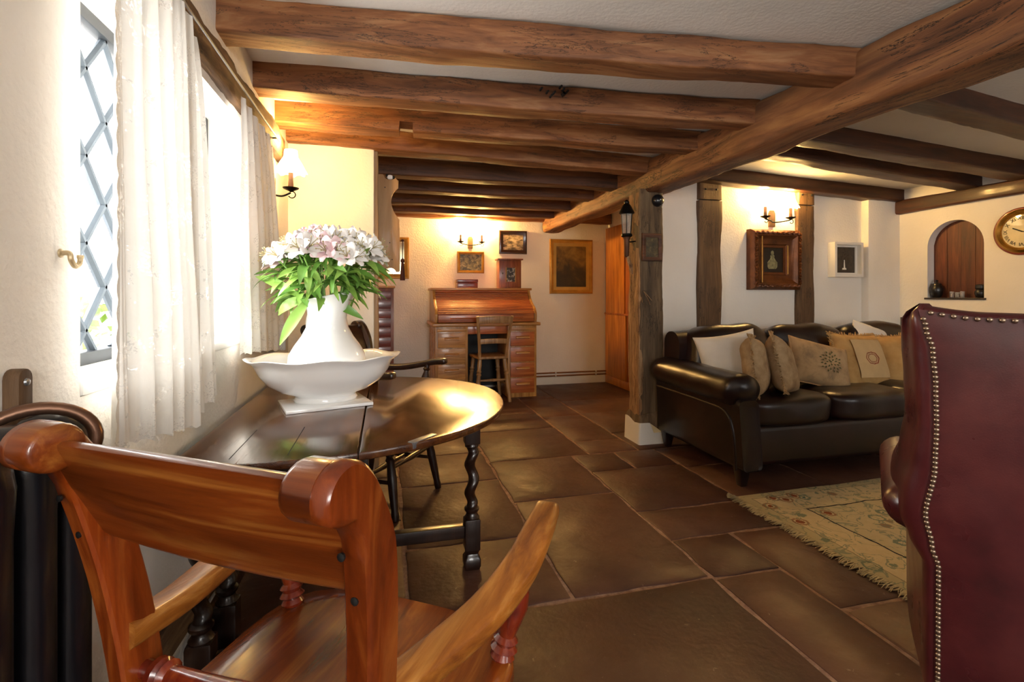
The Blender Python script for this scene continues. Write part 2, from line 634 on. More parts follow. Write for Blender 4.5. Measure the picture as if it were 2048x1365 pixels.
def aim(a, b):
    """matrix taking +z axis (0..1 not scaled) to run from a toward b"""
    a, b = Vector(a), Vector(b)
    d = (b - a)
    q = Vector((0, 0, 1)).rotation_difference(d.normalized())
    return Matrix.Translation(a) @ q.to_matrix().to_4x4()


def turned(bld, a, b, prof, n=14):
    """lathe a profile (r, s in 0..1) between two points"""
    L = (Vector(b) - Vector(a)).length
    bld.lathe([(r, s * L) for r, s in prof], n, aim(a, b))
    return bld


# ------------------------------------------------------------------ the room shell
XL, XR, YF, YS = -0.56, 4.46, 5.85, 3.55
WY0, WY1, WZ0, WZ1 = 1.12, 2.20, 0.936, 1.79
GX = -0.685

b = B()
b.box(-.86, -2.4, -.05, XL, WY0, 2.25)
b.box(-.86, WY1, -.05, XL, 6.05, 2.25)
b.box(-.86, WY0, -.05, XL, WY1, WZ0 - .03)
b.box(-.86, WY0, WZ1, XL, WY1, 2.25)
struct(b.obj('wall_left', 'wall', smooth=0))
b = B().box(-.86, YF, -.05, 3.1, 6.05, 2.25)
struct(b.obj('wall_far', 'wall', smooth=0))
b = B().box(1.96, YS, -.05, 4.8, 3.72, 2.25)
struct(b.obj('wall_sofa_side', 'wall', smooth=0))
b = B().box(4.11, 3.48, 0, XR + .02, YS + .01, 2.06)
struct(b.obj('wall_pilaster', 'wall', bev=.012))
b = B().box(2.75, 3.70, -.05, 2.95, YF, 2.25)
struct(b.obj('wall_desk_side', 'wall', smooth=0))
b = B().box(XL - .02, 3.22, -.02, -.065, 3.40, 2.13)
struct(b.obj('wall_nib', 'wall', bev=.015))
# right wall with the arched niche
NY0, NY1, NZ0, NZS = 2.83, 3.243, 1.075, 1.4985
nr = (NY1 - NY0) / 2
nc = (NY0 + NY1) / 2
b = B()
x0, x1 = XR, XR + .085
b.box(x0, -2.4, -.05, x1, NY0, 2.25)
b.box(x0, NY1, -.05, x1, 3.75, 2.25)
b.box(x0, NY0, -.05, x1, NY1, NZ0)
arc = [(nc + nr * math.cos(a), NZS + nr * math.sin(a)) for a in [pi * i / 24 for i in range(25)]]
for i in range(24):
    (ya, za), (yb, zb) = arc[i], arc[i + 1]
    b.prism([(ya, za), (yb, zb), (yb, 2.25), (ya, 2.25)], x0, x1, 'x')
b.box(x1, -2.4, -.05, x1 + .2, 3.75, 2.25)
struct(b.obj('wall_right', 'wall', smooth=0))
# rear wall, behind the camera, with two windows
b = B()
ry0, ry1 = -2.4, -2.2
for xa, xb in ((-.86, 0.0), (1.1, 2.15), (3.65, 4.8)):
    b.box(xa, ry0, -.05, xb, ry1, 2.25)
for xa, xb in ((0.0, 1.1), (2.15, 3.65)):
    b.box(xa, ry0, -.05, xb, ry1, .95)
    b.box(xa, ry0, 1.95, xb, ry1, 2.25)
struct(b.obj('wall_rear', 'wall', smooth=0))
for nme, xa, xb in (('window_2', 0.0, 1.1), ('window_3', 2.15, 3.65)):
    b = B()
    for a0, a1, c0, c1 in ((xa, xa + .05, .95, 1.95), (xb - .05, xb, .95, 1.95), (xa + .05, xb - .05, .95, 1.0), (xa + .05, xb - .05, 1.9, 1.95), ((xa + xb) / 2 - .025, (xa + xb) / 2 + .025, 1.0, 1.9)):
        b.box(a0, -2.34, c0, a1, -2.28, c1)
    wobj = struct(b.obj(nme, 'sillwhite', bev=.004))
    B().box(xa + .05, -2.315, 1.0, xb - .05, -2.31, 1.9).obj('pane', 'glass', wobj, smooth=0)

# ceilings: level over the table side, sagging to the right beyond the main beam
b = B().box(-.86, -2.4, 2.12, 2.0, 6.05, 2.3)
struct(b.obj('ceiling', 'ceil', smooth=0))
b = B().add([(1.98, -2.4, 2.12), (4.8, -2.4, 2.02), (4.8, 3.75, 2.02), (1.98, 3.75, 2.12), (1.98, -2.4, 2.3), (4.8, -2.4, 2.3), (4.8, 3.75, 2.3), (1.98, 3.75, 2.3)],
            [(3, 2, 1, 0), (4, 5, 6, 7), (0, 1, 5, 4), (1, 2, 6, 5), (2, 3, 7, 6), (3, 0, 4, 7)])
struct(b.obj('ceiling', 'ceil', smooth=0))
struct(B().box(1.98, 3.70, 2.12, 3.1, 6.05, 2.3).obj('ceiling', 'ceil', smooth=0))

# floor: mortar bed with flagstones laid on it
floor = struct(B().box(-.86, -2.4, -.12, 4.8, 6.05, -.007).obj('floor', 'mortar', smooth=0))
flags = []
strips = [  # x0, x1, joints in y
    (-.56, .08, [-2.2, -1.2, -.3, .45, 1.12, 1.78, 2.5, 3.1, 3.9, 4.6, 5.2, 5.85]),
    (.08, .66, [-2.2, -1.5, -.6, .2]),
    (.08, 1.24, [.2, 1.05 - .12, 1.70]),
    (.08, .66, [1.70, 2.2, 2.92, 3.45, 3.95, 4.5, 5.1, 5.85]),
    (.66, 1.24, [-2.2, -1.3, -.5, .2]),
    (.66, 1.24, [1.70, 2.57, 3.22]),
    (.66, 1.37, [3.22, 3.94, 4.45, 5.05, 5.85]),
    (1.24, 1.55, [-2.2, -1.1, .1, .86, 1.69, 2.0]),
    (1.24, 1.86, [2.0, 2.30, 2.89]),
    (1.55, 2.25, [-2.2, -1.4, -.2, .55, 1.41]),
    (1.55, 1.86, [1.41, 2.0]),
    (1.24, 1.55, [2.89, 3.22]),
    (1.37, 1.75, [3.22, 3.52, 4.3, 5.05, 5.85]),
    (1.55, 1.86, [2.89, 3.22]),
    (1.75, 2.75, [3.22, 3.66, 4.35, 4.9, 5.85]),
    (1.86, 2.5, [1.41, 2.12, 2.83, 3.22]),
    (2.25, 3.1, [-2.2, -1.0, .0, .8, 1.41]),
    (2.5, 3.3, [1.41, 2.3, 3.22]),
    (3.1, 4.46, [-2.2, -.9, .3, 1.41]),
    (3.3, 4.46, [1.41, 2.2, 3.22]),
    (2.75, 4.46, [3.22, 3.55]),
]
rnd = random.Random(3)
for xa, xb, js in strips:
    for ya, yb in zip(js[:-1], js[1:]):
        g = .0085
        j = lambda: rnd.uniform(-.008, .008)
        nx, ny = max(2, int((xb - xa) / .09)), max(2, int((yb - ya) / .09))
        ring = []
        cs = [(xa + g, ya + g), (xb - g, ya + g), (xb - g, yb - g), (xa + g, yb - g)]
        for (p, q, m) in ((cs[0], cs[1], nx), (cs[1], cs[2], ny), (cs[2], cs[3], nx), (cs[3], cs[0], ny)):
            for i in range(m):
                t = i / m
                ring.append((p[0] + (q[0] - p[0]) * t + j() * .8, p[1] + (q[1] - p[1]) * t + j() * .8))
        cx, cy = (xa + xb) / 2, (ya + yb) / 2
        dz = rnd.uniform(-.0022, .0008)
        ins = lambda r, d, z: [(p[0] - d * (1 if p[0] > cx else -1) * min(1, abs(p[0] - cx) * 9), p[1] - d * (1 if p[1] > cy else -1) * min(1, abs(p[1] - cy) * 9), z) for p in r]
        bb = B().loft([ins(ring, 0, -.03), ins(ring, 0, -.004 + dz), ins(ring, .006, dz)])
        bb.obj('flagstone', 'flag', floor, smooth=50)


# leaded window
win = B()
for a0, a1, c0, c1 in ((WY0, WY0 + .035, WZ0, WZ1), (WY1 - .035, WY1, WZ0, WZ1), (WY0 + .035, WY1 - .035, WZ0, WZ0 + .03), (WY0 + .035, WY1 - .035, WZ1 - .05, WZ1 - .018), (1.755, 1.795, WZ0 + .03, WZ1 - .05)):
    win.box(GX - .03, a0, c0, GX + .012, a1, c1)
window = struct(win.obj('window_1', 'winframe', bev=.004))
DW, DH = .172, .206
lights = ((WY0 + .035, 1.755), (1.795, WY1 - .035))
za, zb = WZ0 + .03, WZ1 - .05


def clipseg(p, q, y0, y1, z0, z1):
    t0, t1 = 0.0, 1.0
    dy, dz = q[0] - p[0], q[1] - p[1]
    for pp, qq in ((-dy, p[0] - y0), (dy, y1 - p[0]), (-dz, p[1] - z0), (dz, z1 - p[1])):
        if abs(pp) < 1e-9:
            if qq < 0:
                return None
        else:
            r = qq / pp
            if pp < 0:
                t0 = max(t0, r)
            else:
                t1 = min(t1, r)
    if t1 - t0 < .04:
        return None
    return (p[0] + dy * t0, p[1] + dz * t0), (p[0] + dy * t1, p[1] + dz * t1)


def clippoly(poly, y0, y1, z0, z1):
    for ax, lim, sg in ((0, y0, 1), (0, y1, -1), (1, z0, 1), (1, z1, -1)):
        out = []
        for i in range(len(poly)):
            a, c = poly[i], poly[(i + 1) % len(poly)]
            da, dc = sg * (a[ax] - lim), sg * (c[ax] - lim)
            if da >= 0:
                out.append(a)
            if da * dc < 0:
                t = da / (da - dc)
                out.append((a[0] + (c[0] - a[0]) * t, a[1] + (c[1] - a[1]) * t))
        poly = out
        if len(poly) < 3:
            return None
    return poly


for y0, y1 in lights:
    ym = y0 + .06
    for kq in range(-9, 10):
        for sg in (1, -1):
            p = (ym + kq * DW - 10 * DW * sg, za + .05 - 10 * DH)
            q = (ym + kq * DW + 10 * DW * sg, za + .05 + 10 * DH)
            sgm = clipseg(p, q, y0, y1, za, zb)
            if sgm:
                (ya, z0), (yb, z1) = sgm
                bb = B().tube([(GX - .004, ya, z0), (GX - .004, yb, z1)], (.0075, .010), 6, flat=(1, 0, 0))
                bb.obj('lead_came', 'lead', window)
    for iy in range(-8, 10):
        for iz in range(-8, 10):
            if (iy + iz) % 2:
                continue
            cy, cz = ym + iy * DW / 2, za + .05 + iz * DH / 2
            poly = clippoly([(cy - DW / 2, cz), (cy, cz - DH / 2), (cy + DW / 2, cz), (cy, cz + DH / 2)], y0, y1, za, zb)
            if poly:
                B().prism(poly, GX - .006, GX - .003, 'x').obj('pane', 'glass', window, smooth=0)
b = B().box(GX - .03, WY0 - .0, WZ0 - .03, XL + .006, WY1, WZ0)
struct(b.obj('trim_1', 'sillwhite', bev=.008), 'white painted window sill')
b = B()
b.box(-3.2, -3.0, .1, -2.7, 8.0, .62)
hb = B()
rr = random.Random(5)
for i in range(900):
    c = V(-2.9 + rr.uniform(-.3, .3), rr.uniform(.2, 7.5), rr.uniform(.1, 1.05))
    d = V(rr.uniform(-1, 1), rr.uniform(-1, 1), rr.uniform(-1, 1)).normalized()
    e = d.orthogonal().normalized()
    hb.add([c - d * .07, c + e * .04, c + d * .07, c - e * .04], [(0, 1, 2, 3)])
hd = hb.obj('hedge', 'leafm', smooth=0)
tag(hd, 'pale green hedge outside the leaded window', 'hedge')
hd['kind'] = 'stuff'
struct(B().box(-8, -6, -.4, -.87, 12, -.12).obj('floor_garden', 'mortar', smooth=0))

# door and baseboard of the desk end
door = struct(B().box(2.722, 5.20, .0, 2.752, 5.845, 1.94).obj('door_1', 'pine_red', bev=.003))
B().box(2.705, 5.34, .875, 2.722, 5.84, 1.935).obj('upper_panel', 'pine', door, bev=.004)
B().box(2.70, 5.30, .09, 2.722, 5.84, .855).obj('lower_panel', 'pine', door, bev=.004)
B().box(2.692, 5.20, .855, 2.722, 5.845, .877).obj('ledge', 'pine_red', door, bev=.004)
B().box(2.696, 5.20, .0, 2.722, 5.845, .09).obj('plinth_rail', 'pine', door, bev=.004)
struct(B().box(1.60, 5.83, -.005, 2.72, 5.852, .085).obj('baseboard_far', 'white', bev=.003), 'white baseboard under the copper pipes')
for zz, lab in ((.142, 'upper copper heating pipe along the far wall by the desk'), (.104, 'lower copper heating pipe along the far wall by the desk')):
    pt = thing('heating_pipe', lab, 'pipe', (1.6, 5.815, 0))
    B().tube([(0, 0, zz), (1.1, 0, zz)], .009, 10).obj('tube', 'pipe', pt)
    for xx in (.42, .95):
        B().tube([(xx, .0, zz), (xx + .018, .0, zz)], .0135, 10).box(xx + .003, 0, zz - .006, xx + .015, .035, zz + .006).obj('pipe_clip', 'cable', pt)
# timber in the foot of the window wall
tag(beam_mesh((XL + .005, .9, .21), (XL + .005, 3.2, .2), .03, .14, 31, .012, 40, .008).obj('sill_timber', 'oak_lintel'), 'dark timber set into the foot of the window wall under the table', 'beam')

# ------------------------------------------------------------------ beams
def beam(name, label, p0, p1, w, h, mat, seed, cat='beam', group=None, **kw):
    o = beam_mesh(p0, p1, w, h, seed, **kw).obj(name, mat, smooth=55)
    return tag(o, label, cat, group)


beam('main_beam', 'massive oak beam running the length of the ceiling over the post', (1.98, -2.2, 1.985), (1.98, 5.80, 1.985), .215, .235, 'oak_y', 1, amp=.022, n=130, chamf=.03, hand=.006)
J = [(1.90, 1.63, 'oak_x', 'nearest oak ceiling joist between the window wall and the main beam', None),
     (2.39, 2.21, 'oak_x', 'second oak ceiling joist with a cluster of worm holes', None),
     (2.84, 2.71, 'oak_x', 'third oak ceiling joist with a notch cut from its underside', (.262, .292, .05)),
     (3.15, 3.31, 'oak_x', 'orange lit oak joist resting on the pale nib wall', None),
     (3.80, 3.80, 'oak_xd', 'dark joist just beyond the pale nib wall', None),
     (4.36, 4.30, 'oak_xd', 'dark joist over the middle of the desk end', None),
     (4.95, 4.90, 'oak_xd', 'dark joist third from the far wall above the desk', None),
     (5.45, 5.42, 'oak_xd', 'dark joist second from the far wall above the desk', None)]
for i, (ya, yb, mt, lab, nt) in enumerate(J):
    wd = .13 if i < 4 else .14
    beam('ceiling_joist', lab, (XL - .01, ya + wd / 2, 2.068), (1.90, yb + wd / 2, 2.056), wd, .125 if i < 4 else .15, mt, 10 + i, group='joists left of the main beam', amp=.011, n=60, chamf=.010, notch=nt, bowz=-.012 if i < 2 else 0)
jo = [o for o in COL.objects if o.name.startswith('ceiling_joist')][1]
rr2 = random.Random(8)
for i in range(11):
    B().lathe([(.0055, 0), (.0055, .03)], 8, Matrix.Translation((.80 + rr2.gauss(0, .045), 2.283, 2.062 + rr2.gauss(0, .014))) @ Matrix.Rotation(pi / 2, 4, 'X')).obj('worm_hole', 'dark', jo)
beam('wall_plate', 'timber plate lying along the top of the far wall', (XL, 5.80, 2.05), (2.74, 5.80, 2.05), .11, .13, 'oak_x', 40, amp=.012, n=60)
R = [(1.72, 1.98, 'nearest dark joist to the right of the main beam'),
     (2.36, 2.50, 'second dark joist right of the main beam'),
     (2.66, 2.84, 'third dark joist right of the main beam, ending at the niche wall')]
for i, (ya, yb, lab) in enumerate(R):
    beam('ceiling_joist', lab, (2.05, ya + .07, 2.075), (XR + .005, yb + .07, 1.985), .14, .125, 'red_oak', 50 + i, group='joists right of the main beam', amp=.010, n=60, chamf=.012)
beam('wall_joist', 'red-brown beam along the ceiling above the twin lamp by the sofa', (2.02, 3.46, 2.075), (XR + .005, 3.50, 1.985), .13, .125, 'red_oak', 55, amp=.012, n=60)
beam('wall_beam', 'red-brown beam set in the niche wall above the round clock', (XR - .0, 3.52, 1.878), (XR - .0, .2, 1.882), .10, .118, 'red_oak_y', 56, amp=.014, n=60)
lint = beam('window_lintel', 'rough oak lintel above the leaded window', (XL - .03, .7, 1.882), (XL - .03, 2.95, 1.886), .12, .14, 'oak_lintel', 57, amp=.022, n=70, hand=.008)

# studs and post
for xa, xb, lab, sd in ((2.44, 2.65, 'broad oak stud in the wall nearest the post', 60), (3.395, 3.565, 'oak stud in the wall behind the ornate gilt picture', 61)):
    st = thing('wall_stud', lab, 'stud', ((xa + xb) / 2, YS - .012, 0), 0, 'studs in the wall behind the sofa')
    w_ = xb - xa
    beam_mesh((0, 0, 0), (0, 0, 1.86), w_, .05, sd, .014, 40, .01).obj('shaft', 'oak_z', st, smooth=55)
    beam_mesh((0, -.004, 1.868), (0, -.004, 2.03), w_ * .98, .056, sd + 4, .006, 8, .008).obj('head_block', 'oak_z', st, smooth=55)
    for q in (-.05, .05):
        B().lathe([(.008, 0), (.009, .006), (.004, .01)], 8, Matrix.Translation((q, -.03, 1.95)) @ Matrix.Rotation(pi / 2, 4, 'X')).obj('peg', 'dark', st)

post = thing('oak_post', 'weathered oak post on a white painted foot beside the sofa', 'post', (1.92, 3.43, 0))
beam_mesh((.0, 0, .17), (0, 0, 1.885), .19, .17, 70, .012, 60, .012).obj('shaft', 'post', post, smooth=55)
beam_mesh((-.088, .0, .18), (-.088, 0, 1.86), .03, .165, 71, .014, 60, .008, hand=.008).obj('raw_edge', 'bark', post, smooth=55)
rings = []
for z, gx, gy in ((0, .116, .116), (.11, .112, .112), (.19, .108, .106), (.22, .098, .094)):
    rings.append([(x * gx / .1 + (.012 if x < 0 else 0) * nz((x, y, z), 9, 3), y * gy / .1, z + .03 * nz((x, y, z), 5, 8) * (1 if z > .2 else 0)) for x, y in rrect(.2, .2, .012)])
B().loft(rings).obj('stone_foot', 'post', post, smooth=50)
rings = []
for z, gx in ((0, .122), (.06, .120), (1, .117)):
    r_ = []
    for x, y in rrect(.2, .2, .012):
        zz = z if z < .5 else .10 + (.075 if x < -.02 else 0) + .02 * nz((x, y, 0), 12, 4) - (.02 if y < 0 else 0)
        r_.append((x * gx / .1, y * gx / .1, zz))
    rings.append(r_)
B().loft(rings).obj('white_paint_foot', 'white', post, smooth=50)

# nib lining
tag(beam_mesh((-.052, 3.325, 0), (-.058, 3.325, 2.0), .03, .15, 75, .008, 40, .006).obj('nib_lining', 'boardwood', smooth=50), 'narrow brown timber lining the end of the nib wall', 'lining')


# ------------------------------------------------------------------ carver chairs
LEG = [(.017, 0), (.02, .04), (.017, .1), (.021, .25), (.024, .45), (.019, .6), (.026, .64), (.019, .67), (.026, .71), (.019, .74), (.023, .85), (.02, 1)]
STR = [(.009, 0), (.011, .2), (.016, .5), (.011, .8), (.009, 1)]
BAL = [(.017, 0), (.022, .06), (.017, .10), (.024, .13), (.017, .17), (.022, .21), (.015, .25), (.020, .36), (.027, .52), (.024, .66), (.015, .78), (.014, .82), (.022, .86), (.015, .9), (.017, 1)]


def smoothpts(pts, k=6):
    """Catmull-Rom"""
    pts = [Vector(p) for p in pts]
    out = []
    for i in range(len(pts) - 1):
        p0, p1, p2, p3 = pts[max(i - 1, 0)], pts[i], pts[i + 1], pts[min(i + 2, len(pts) - 1)]
        for j in range(k):
            t = j / k
            out.append(.5 * ((2 * p1) + (p2 - p0) * t + (2 * p0 - 5 * p1 + 4 * p2 - p3) * t * t + (3 * p1 - p0 - 3 * p2 + p3) * t ** 3))
    out.append(pts[-1])
    return out


def carver(label, loc, rz, dark=False, adz=0.0):
    mx, my, mz, ma, mt = ('dchair_x', 'dchair_x', 'dchair_z', 'dchair_x', 'dchair_z') if dark else ('chair', 'chair_y', 'chair_z', 'chair_arm', 'turned')
    t = thing('carver_chair', label, 'chair', loc, rz, 'carver chairs at the table')
    # saddle seat
    ol = []
    for i in range(48):
        a = 2 * pi * i / 48
        c, s = math.cos(a), math.sin(a)
        e = 3.4
        m = (abs(c) ** e + abs(s) ** e) ** (-1 / e)
        x, y = c * m, s * m
        wx = .25 + .025 * y
        ol.append((x * wx, -.042 + y * .235))
    rings = []
    for sc, z in ((.93, .435), (.985, .440), (1, .452), (.995, .468), (.96, .476), (.8, .474), (.5, .464), (.2, .460)):
        rings.append([(x * sc, y * sc, z) for x, y in ol])
    B().loft(rings).obj('seat', my, t, smooth=50)
    # back uprights with scrolled tops
    front = smoothpts([(-.198, .445, 0), (-.202, .58, 0), (-.214, .70, 0), (-.238, .82, 0), (-.266, .892, 0), (-.292, .930, 0), (-.318, .945, 0), (-.344, .940, 0), (-.358, .920, 0), (-.352, .897, 0), (-.332, .888, 0), (-.316, .886, 0)], 4)
    back = smoothpts([(-.302, .858, 0), (-.286, .79, 0), (-.270, .70, 0), (-.258, .58, 0), (-.256, .445, 0)], 4)
    ol2 = [(p.x, p.y) for p in front + back]
    lean = lambda z: .172 + .048 * min(1, max(0, (z - .45) / .4))
    for sx in (-1, 1):
        rings = []
        for xo, sh in ((-.0165, .90), (-.0125, 1), (.0125, 1), (.0165, .90)):
            ring = []
            for (y, z), (ya, za_), (yb, zb_) in zip(ol2, ol2[-1:] + ol2[:-1], ol2[1:] + ol2[:1]):
                tx, tz = yb - ya, zb_ - za_
                ln = math.hypot(tx, tz) or 1
                d = .004 if sh < 1 else 0
                ring.append((sx * lean(z) + xo, y - tz / ln * d, z + tx / ln * d))
            rings.append(ring)
        up = B().loft(rings).obj('upright', mz, t, smooth=45)
        # rolled block at the top, standing inwards of the upright
        pr = [(-.326 + .033 * math.cos(2 * pi * i / 24), .916 + .0295 * math.sin(2 * pi * i / 24)) for i in range(24)]
        sq = lambda f: [(-.326 + (p[0] + .326) * f, .916 + (p[1] - .916) * f) for p in pr]
        xo, xi = sx * .218, sx * .180
        B().loft([[(xo, y, z) for y, z in pr], [(xi + sx * .008, y, z) for y, z in pr], [(xi + sx * .002, y, z) for y, z in sq(.93)], [(xi, y, z) for y, z in sq(.8)]]).obj('scroll', mx, up, smooth=50)
        for zz, yy in ((.79, -.285), (.845, -.306)):
            B().lathe([(.004, 0), (.0045, .003), (.002, .004)], 8, Matrix.Translation((sx * .212, yy, zz)) @ Matrix.Rotation(pi / 2, 4, 'X')).obj('peg', 'dark', up)
    # broad top rail, bowed backwards
    rings = []
    for i in range(25):
        q = i / 24
        x = -.222 + .444 * q
        bw = -.008 * math.sin(pi * q)
        ring = []
        for a_, b_ in rrect(.022, .150 - .012 * (2 * q - 1) ** 2, .008, 3, 9):
            zc = .852
            y = -.285 + bw + a_ - (b_) * .46
            ring.append((x, y, zc + b_))
        rings.append(ring)
    B().loft(rings).obj('top_rail', mx, t, smooth=45)
    # turned cross bar
    b = B()
    turned(b, (-.178, -.228, .585), (.178, -.228, .585), [(.013, 0), (.013, .06), (.021, .075), (.021, .10), (.015, .115), (.021, .13), (.015, .15), (.017, .3), (.022, .5), (.017, .7), (.015, .85), (.021, .87), (.015, .885), (.021, .90), (.021, .925), (.013, .94), (.013, 1)])
    b.obj('cross_bar', mt, t)
    for sx in (-1, 1):
        # sweeping arm
        pts = smoothpts([(sx * .190, -.250, .640 + adz), (sx * .214, -.15, .630 + adz), (sx * .248, -.03, .632 + adz), (sx * .268, .07, .648 + adz), (sx * .276, .16, .675 + adz * .8), (sx * .275, .232, .688 + adz * .6)], 7)
        n_ = len(pts)
        rad = [(.021 + .008 * math.sin(pi * min(1, i / (n_ - 1) * 1.0)), .0175 if i < n_ - 2 else .014) for i in range(n_)]
        rad[-1] = (.013, .009)
        b = B()
        rings = []
        for i, p in enumerate(pts):
            a = pts[max(i - 1, 0)]
            c = pts[min(i + 1, n_ - 1)]
            tg = (c - a).normalized()
            sd = tg.cross(V(0, 0, 1)).normalized()
            u2 = sd.cross(tg).normalized()
            rx, ry = rad[i]
            rings.append([p + sd * a_ + u2 * b_ for a_, b_ in rrect(rx * 2, ry * 2, min(rx, ry) * .6, 4, 9)])
        b.loft(rings)
        b.obj('arm', ma, t, smooth=50)
        b = B()
        turned(b, (sx * .225, .10, .465), (sx * .262, .115, .655 + adz), BAL)
        b.obj('arm_support', mt, t)
        for sy, yt, yb in ((1, .13, .205), (-1, -.19, -.25)):
            b = B()
            turned(b, (sx * .225, yb, .0), (sx * .175, yt, .445), LEG)
            b.obj('leg', mz if dark else 'turned', t)
        b = B()
        turned(b, (sx * .208, .178, .175), (sx * .208, -.215, .175), STR, 10)
        b.obj('stretcher', mz if dark else 'turned', t)
    b = B()
    turned(b, (-.202, .0, .175), (.202, .0, .175), STR, 10)
    b.obj('stretcher', mz if dark else 'turned', t)
    b = B()
    turned(b, (-.198, .168, .245), (.198, .168, .245), STR, 10)
    b.obj('stretcher', mz if dark else 'turned', t)
    return t


carver('golden-brown wooden carver chair with scrolled arms, nearest the camera', (-.048, .885, 0), -math.radians(33.5))
carver('dark-stained wooden carver chair on the far side of the table', (.0, 2.79, 0), math.radians(-123), True, .045)

# ------------------------------------------------------------------ gateleg table
TZ = .675
TCX, TCY, TAX, TAY = -.30, 2.12, .775, .74
tab = thing('gateleg_table', 'dark oak gateleg table with barley-twist legs and one raised leaf', 'table', (TCX, TCY, 0))


def ell(xa, xb, n=40):
    """half outline between two x (local), near side then far side"""
    def yy(x):
        return TAY * (1 - min(1, abs(x / TAX)) ** 2.15) ** (1 / 2.15)
    near = [(x, -yy(x)) for x in [xa + (xb - xa) * math.sin(pi / 2 * i / n) for i in range(n + 1)]]
    far = [(x, yy(x) * .82) for x in [xa + (xb - xa) * math.sin(pi / 2 * i / n) for i in range(n + 1)]][::-1]
    if abs(far[0][1] - near[-1][1]) < 1e-6:
        far = far[1:]
    return near + far


def slab(ol, z0, z1, r=.006):
    cx = sum(p[0] for p in ol) / len(ol)
    cy = sum(p[1] for p in ol) / len(ol)

    def ins(d):
        return [(cx + (p[0] - cx) * (1 - d / .4), cy + (p[1] - cy) * (1 - d / .6)) for p in ol]
    rs = []
    for d, z in ((r, z0), (r * .3, z0 + r * .4), (0, z0 + r), (0, z1 - r), (r * .3, z1 - r * .35), (r, z1)):
        rs.append([(x, y, z) for x, y in ins(d)])
    return B().loft(rs)


slab(ell(-.228, .2285), TZ - .024, TZ).obj('centre_board', 'table', tab, smooth=35)
slab(ell(.2315, TAX), TZ - .024, TZ - .0005).obj('leaf', 'table', tab, smooth=35)
# worn metal mend on the edge of the leaf
mx_, my_ = .415, -.615
B().box(-.055, -.012, TZ - .018, .05, .012, TZ + .002, Matrix.Translation((mx_ - .005, my_ - .003, 0)) @ Matrix.Rotation(.78, 4, 'Z')).obj('metal_mend', 'rod', tab, bev=.003)
for i, (xq, s) in enumerate(((-.09, 1), (.05, 1))):
    B().box(xq - .0012, -.69, TZ - .0004, xq + .0012, -.40, TZ + .0004).obj('crack', 'dark', tab, smooth=0)


def twistleg(t, x, y, name='leg', top=.655, mat='table_dark', parent=None):
    lb = B()
    lb.box(x - .031, y - .031, .50, x + .031, y + .031, top)
    lg = lb.obj(name, mat, t, bev=.006)
    B().box(x - .031, y - .031, .075, x + .031, y + .031, .200).obj('block', mat, lg, bev=.006)
    b = B()
    rings = []
    n_, m_ = 56, 20
    for i in range(n_ + 1):
        z = .245 + (.485 - .245) * i / n_
        env = min(1, i / 5, (n_ - i) / 5)
        ring = []
        for j in range(m_):
            a = 2 * pi * j / m_
            ph = 2 * pi * (z - .245) / .115
            off = .0085 * env
            r_ = .0215
            ring.append((x + r_ * math.cos(a) + off * math.cos(ph), y + r_ * math.sin(a) + off * math.sin(ph), z))
        rings.append(ring)
    b.loft(rings).obj('twist', mat, lg, smooth=60)
    b = B()
    b.lathe([(.029, .195), (.031, .203), (.024, .212), (.022, .222), (.030, .232), (.030, .240), (.020, .248)], 18, Matrix.Translation((x, y, 0)))
    b.obj('ring_turning', mat, lg)
    b = B()
    b.lathe([(.020, .482), (.028, .488), (.028, .494), (.024, .502)], 18, Matrix.Translation((x, y, 0)))
    b.obj('ring_turning', mat, lg)
    b = B()
    b.loft([[(x + p, y + q, z) for p, q in rrect(w2, w2, .006, 3, 9)] for w2, z in ((.056, 0), (.066, .014), (.066, .040), (.052, .052), (.046, .060), (.058, .076))])
    b.obj('foot', mat, lg)
    return lg


for lx, ly in ((-.165, -.655), (.185, -.64), (-.19, .28), (.18, .28)):
    twistleg(tab, lx, ly)
twistleg(tab, -.150, -.49)
twistleg(tab, .64, -.12)
b = B().box(-.133, -.672, .545, .153, -.652, .65)
ap = b.obj('end_drawer', 'table_dark', tab, bev=.003)
B().lathe([(.006, 0), (.006, .012), (.014, .018), (.013, .026), (.006, .03)], 14, Matrix.Translation((.0, -.672, .605)) @ Matrix.Rotation(pi / 2, 4, 'X')).obj('knob', 'brass', ap)
B().box(-.16, .27, .545, .15, .29, .65).obj('apron', 'table_dark', tab, bev=.003)
for xx in (-.20, .19):
    B().box(xx - .011, -.62, .545, xx + .011, .25, .65).obj('apron', 'table_dark', tab, bev=.003)
    B().box(xx - .02, -.62, .11, xx + .02, .25, .155).obj('stretcher', 'table_dark', tab, bev=.006)
B().box(-.133, -.67, .11, .153, -.635, .155).obj('stretcher', 'table_dark', tab, bev=.006)
B().box(.195, -.14, .125, .61, -.10, .175).obj('gate_stretcher', 'table_dark', tab, bev=.006)
B().box(.205, -.14, .59, .61, -.105, .64).obj('gate_rail', 'table_dark', tab, bev=.006)
B().box(.205, -.14, .155, .24, -.10, .64).obj('gate_pivot', 'table_dark', tab, bev=.006)

# ------------------------------------------------------------------ tile, basin, jug, flowers
CX, CYY = -.225, 2.09
tag(B().box(-.155, -.115, 0, .155, .115, .012, Matrix.Rotation(.30, 4, 'Z')).obj('tile', 'china', bev=.003, loc=(CX + .0, CYY - .03, TZ + .0005)), 'square white tile under the wash basin', 'tile')


def basin_fn(r, z, a):
    e = 2.4
    lob = 1 + .014 * max(0, (z - .06) / .13) * math.cos(8 * a)
    rx, ry = 1.18, .86
    zz = z + (.004 * math.cos(8 * a + .4) if z > .15 else 0)
    return (r * rx * lob * math.cos(a), r * ry * lob * math.sin(a), zz)


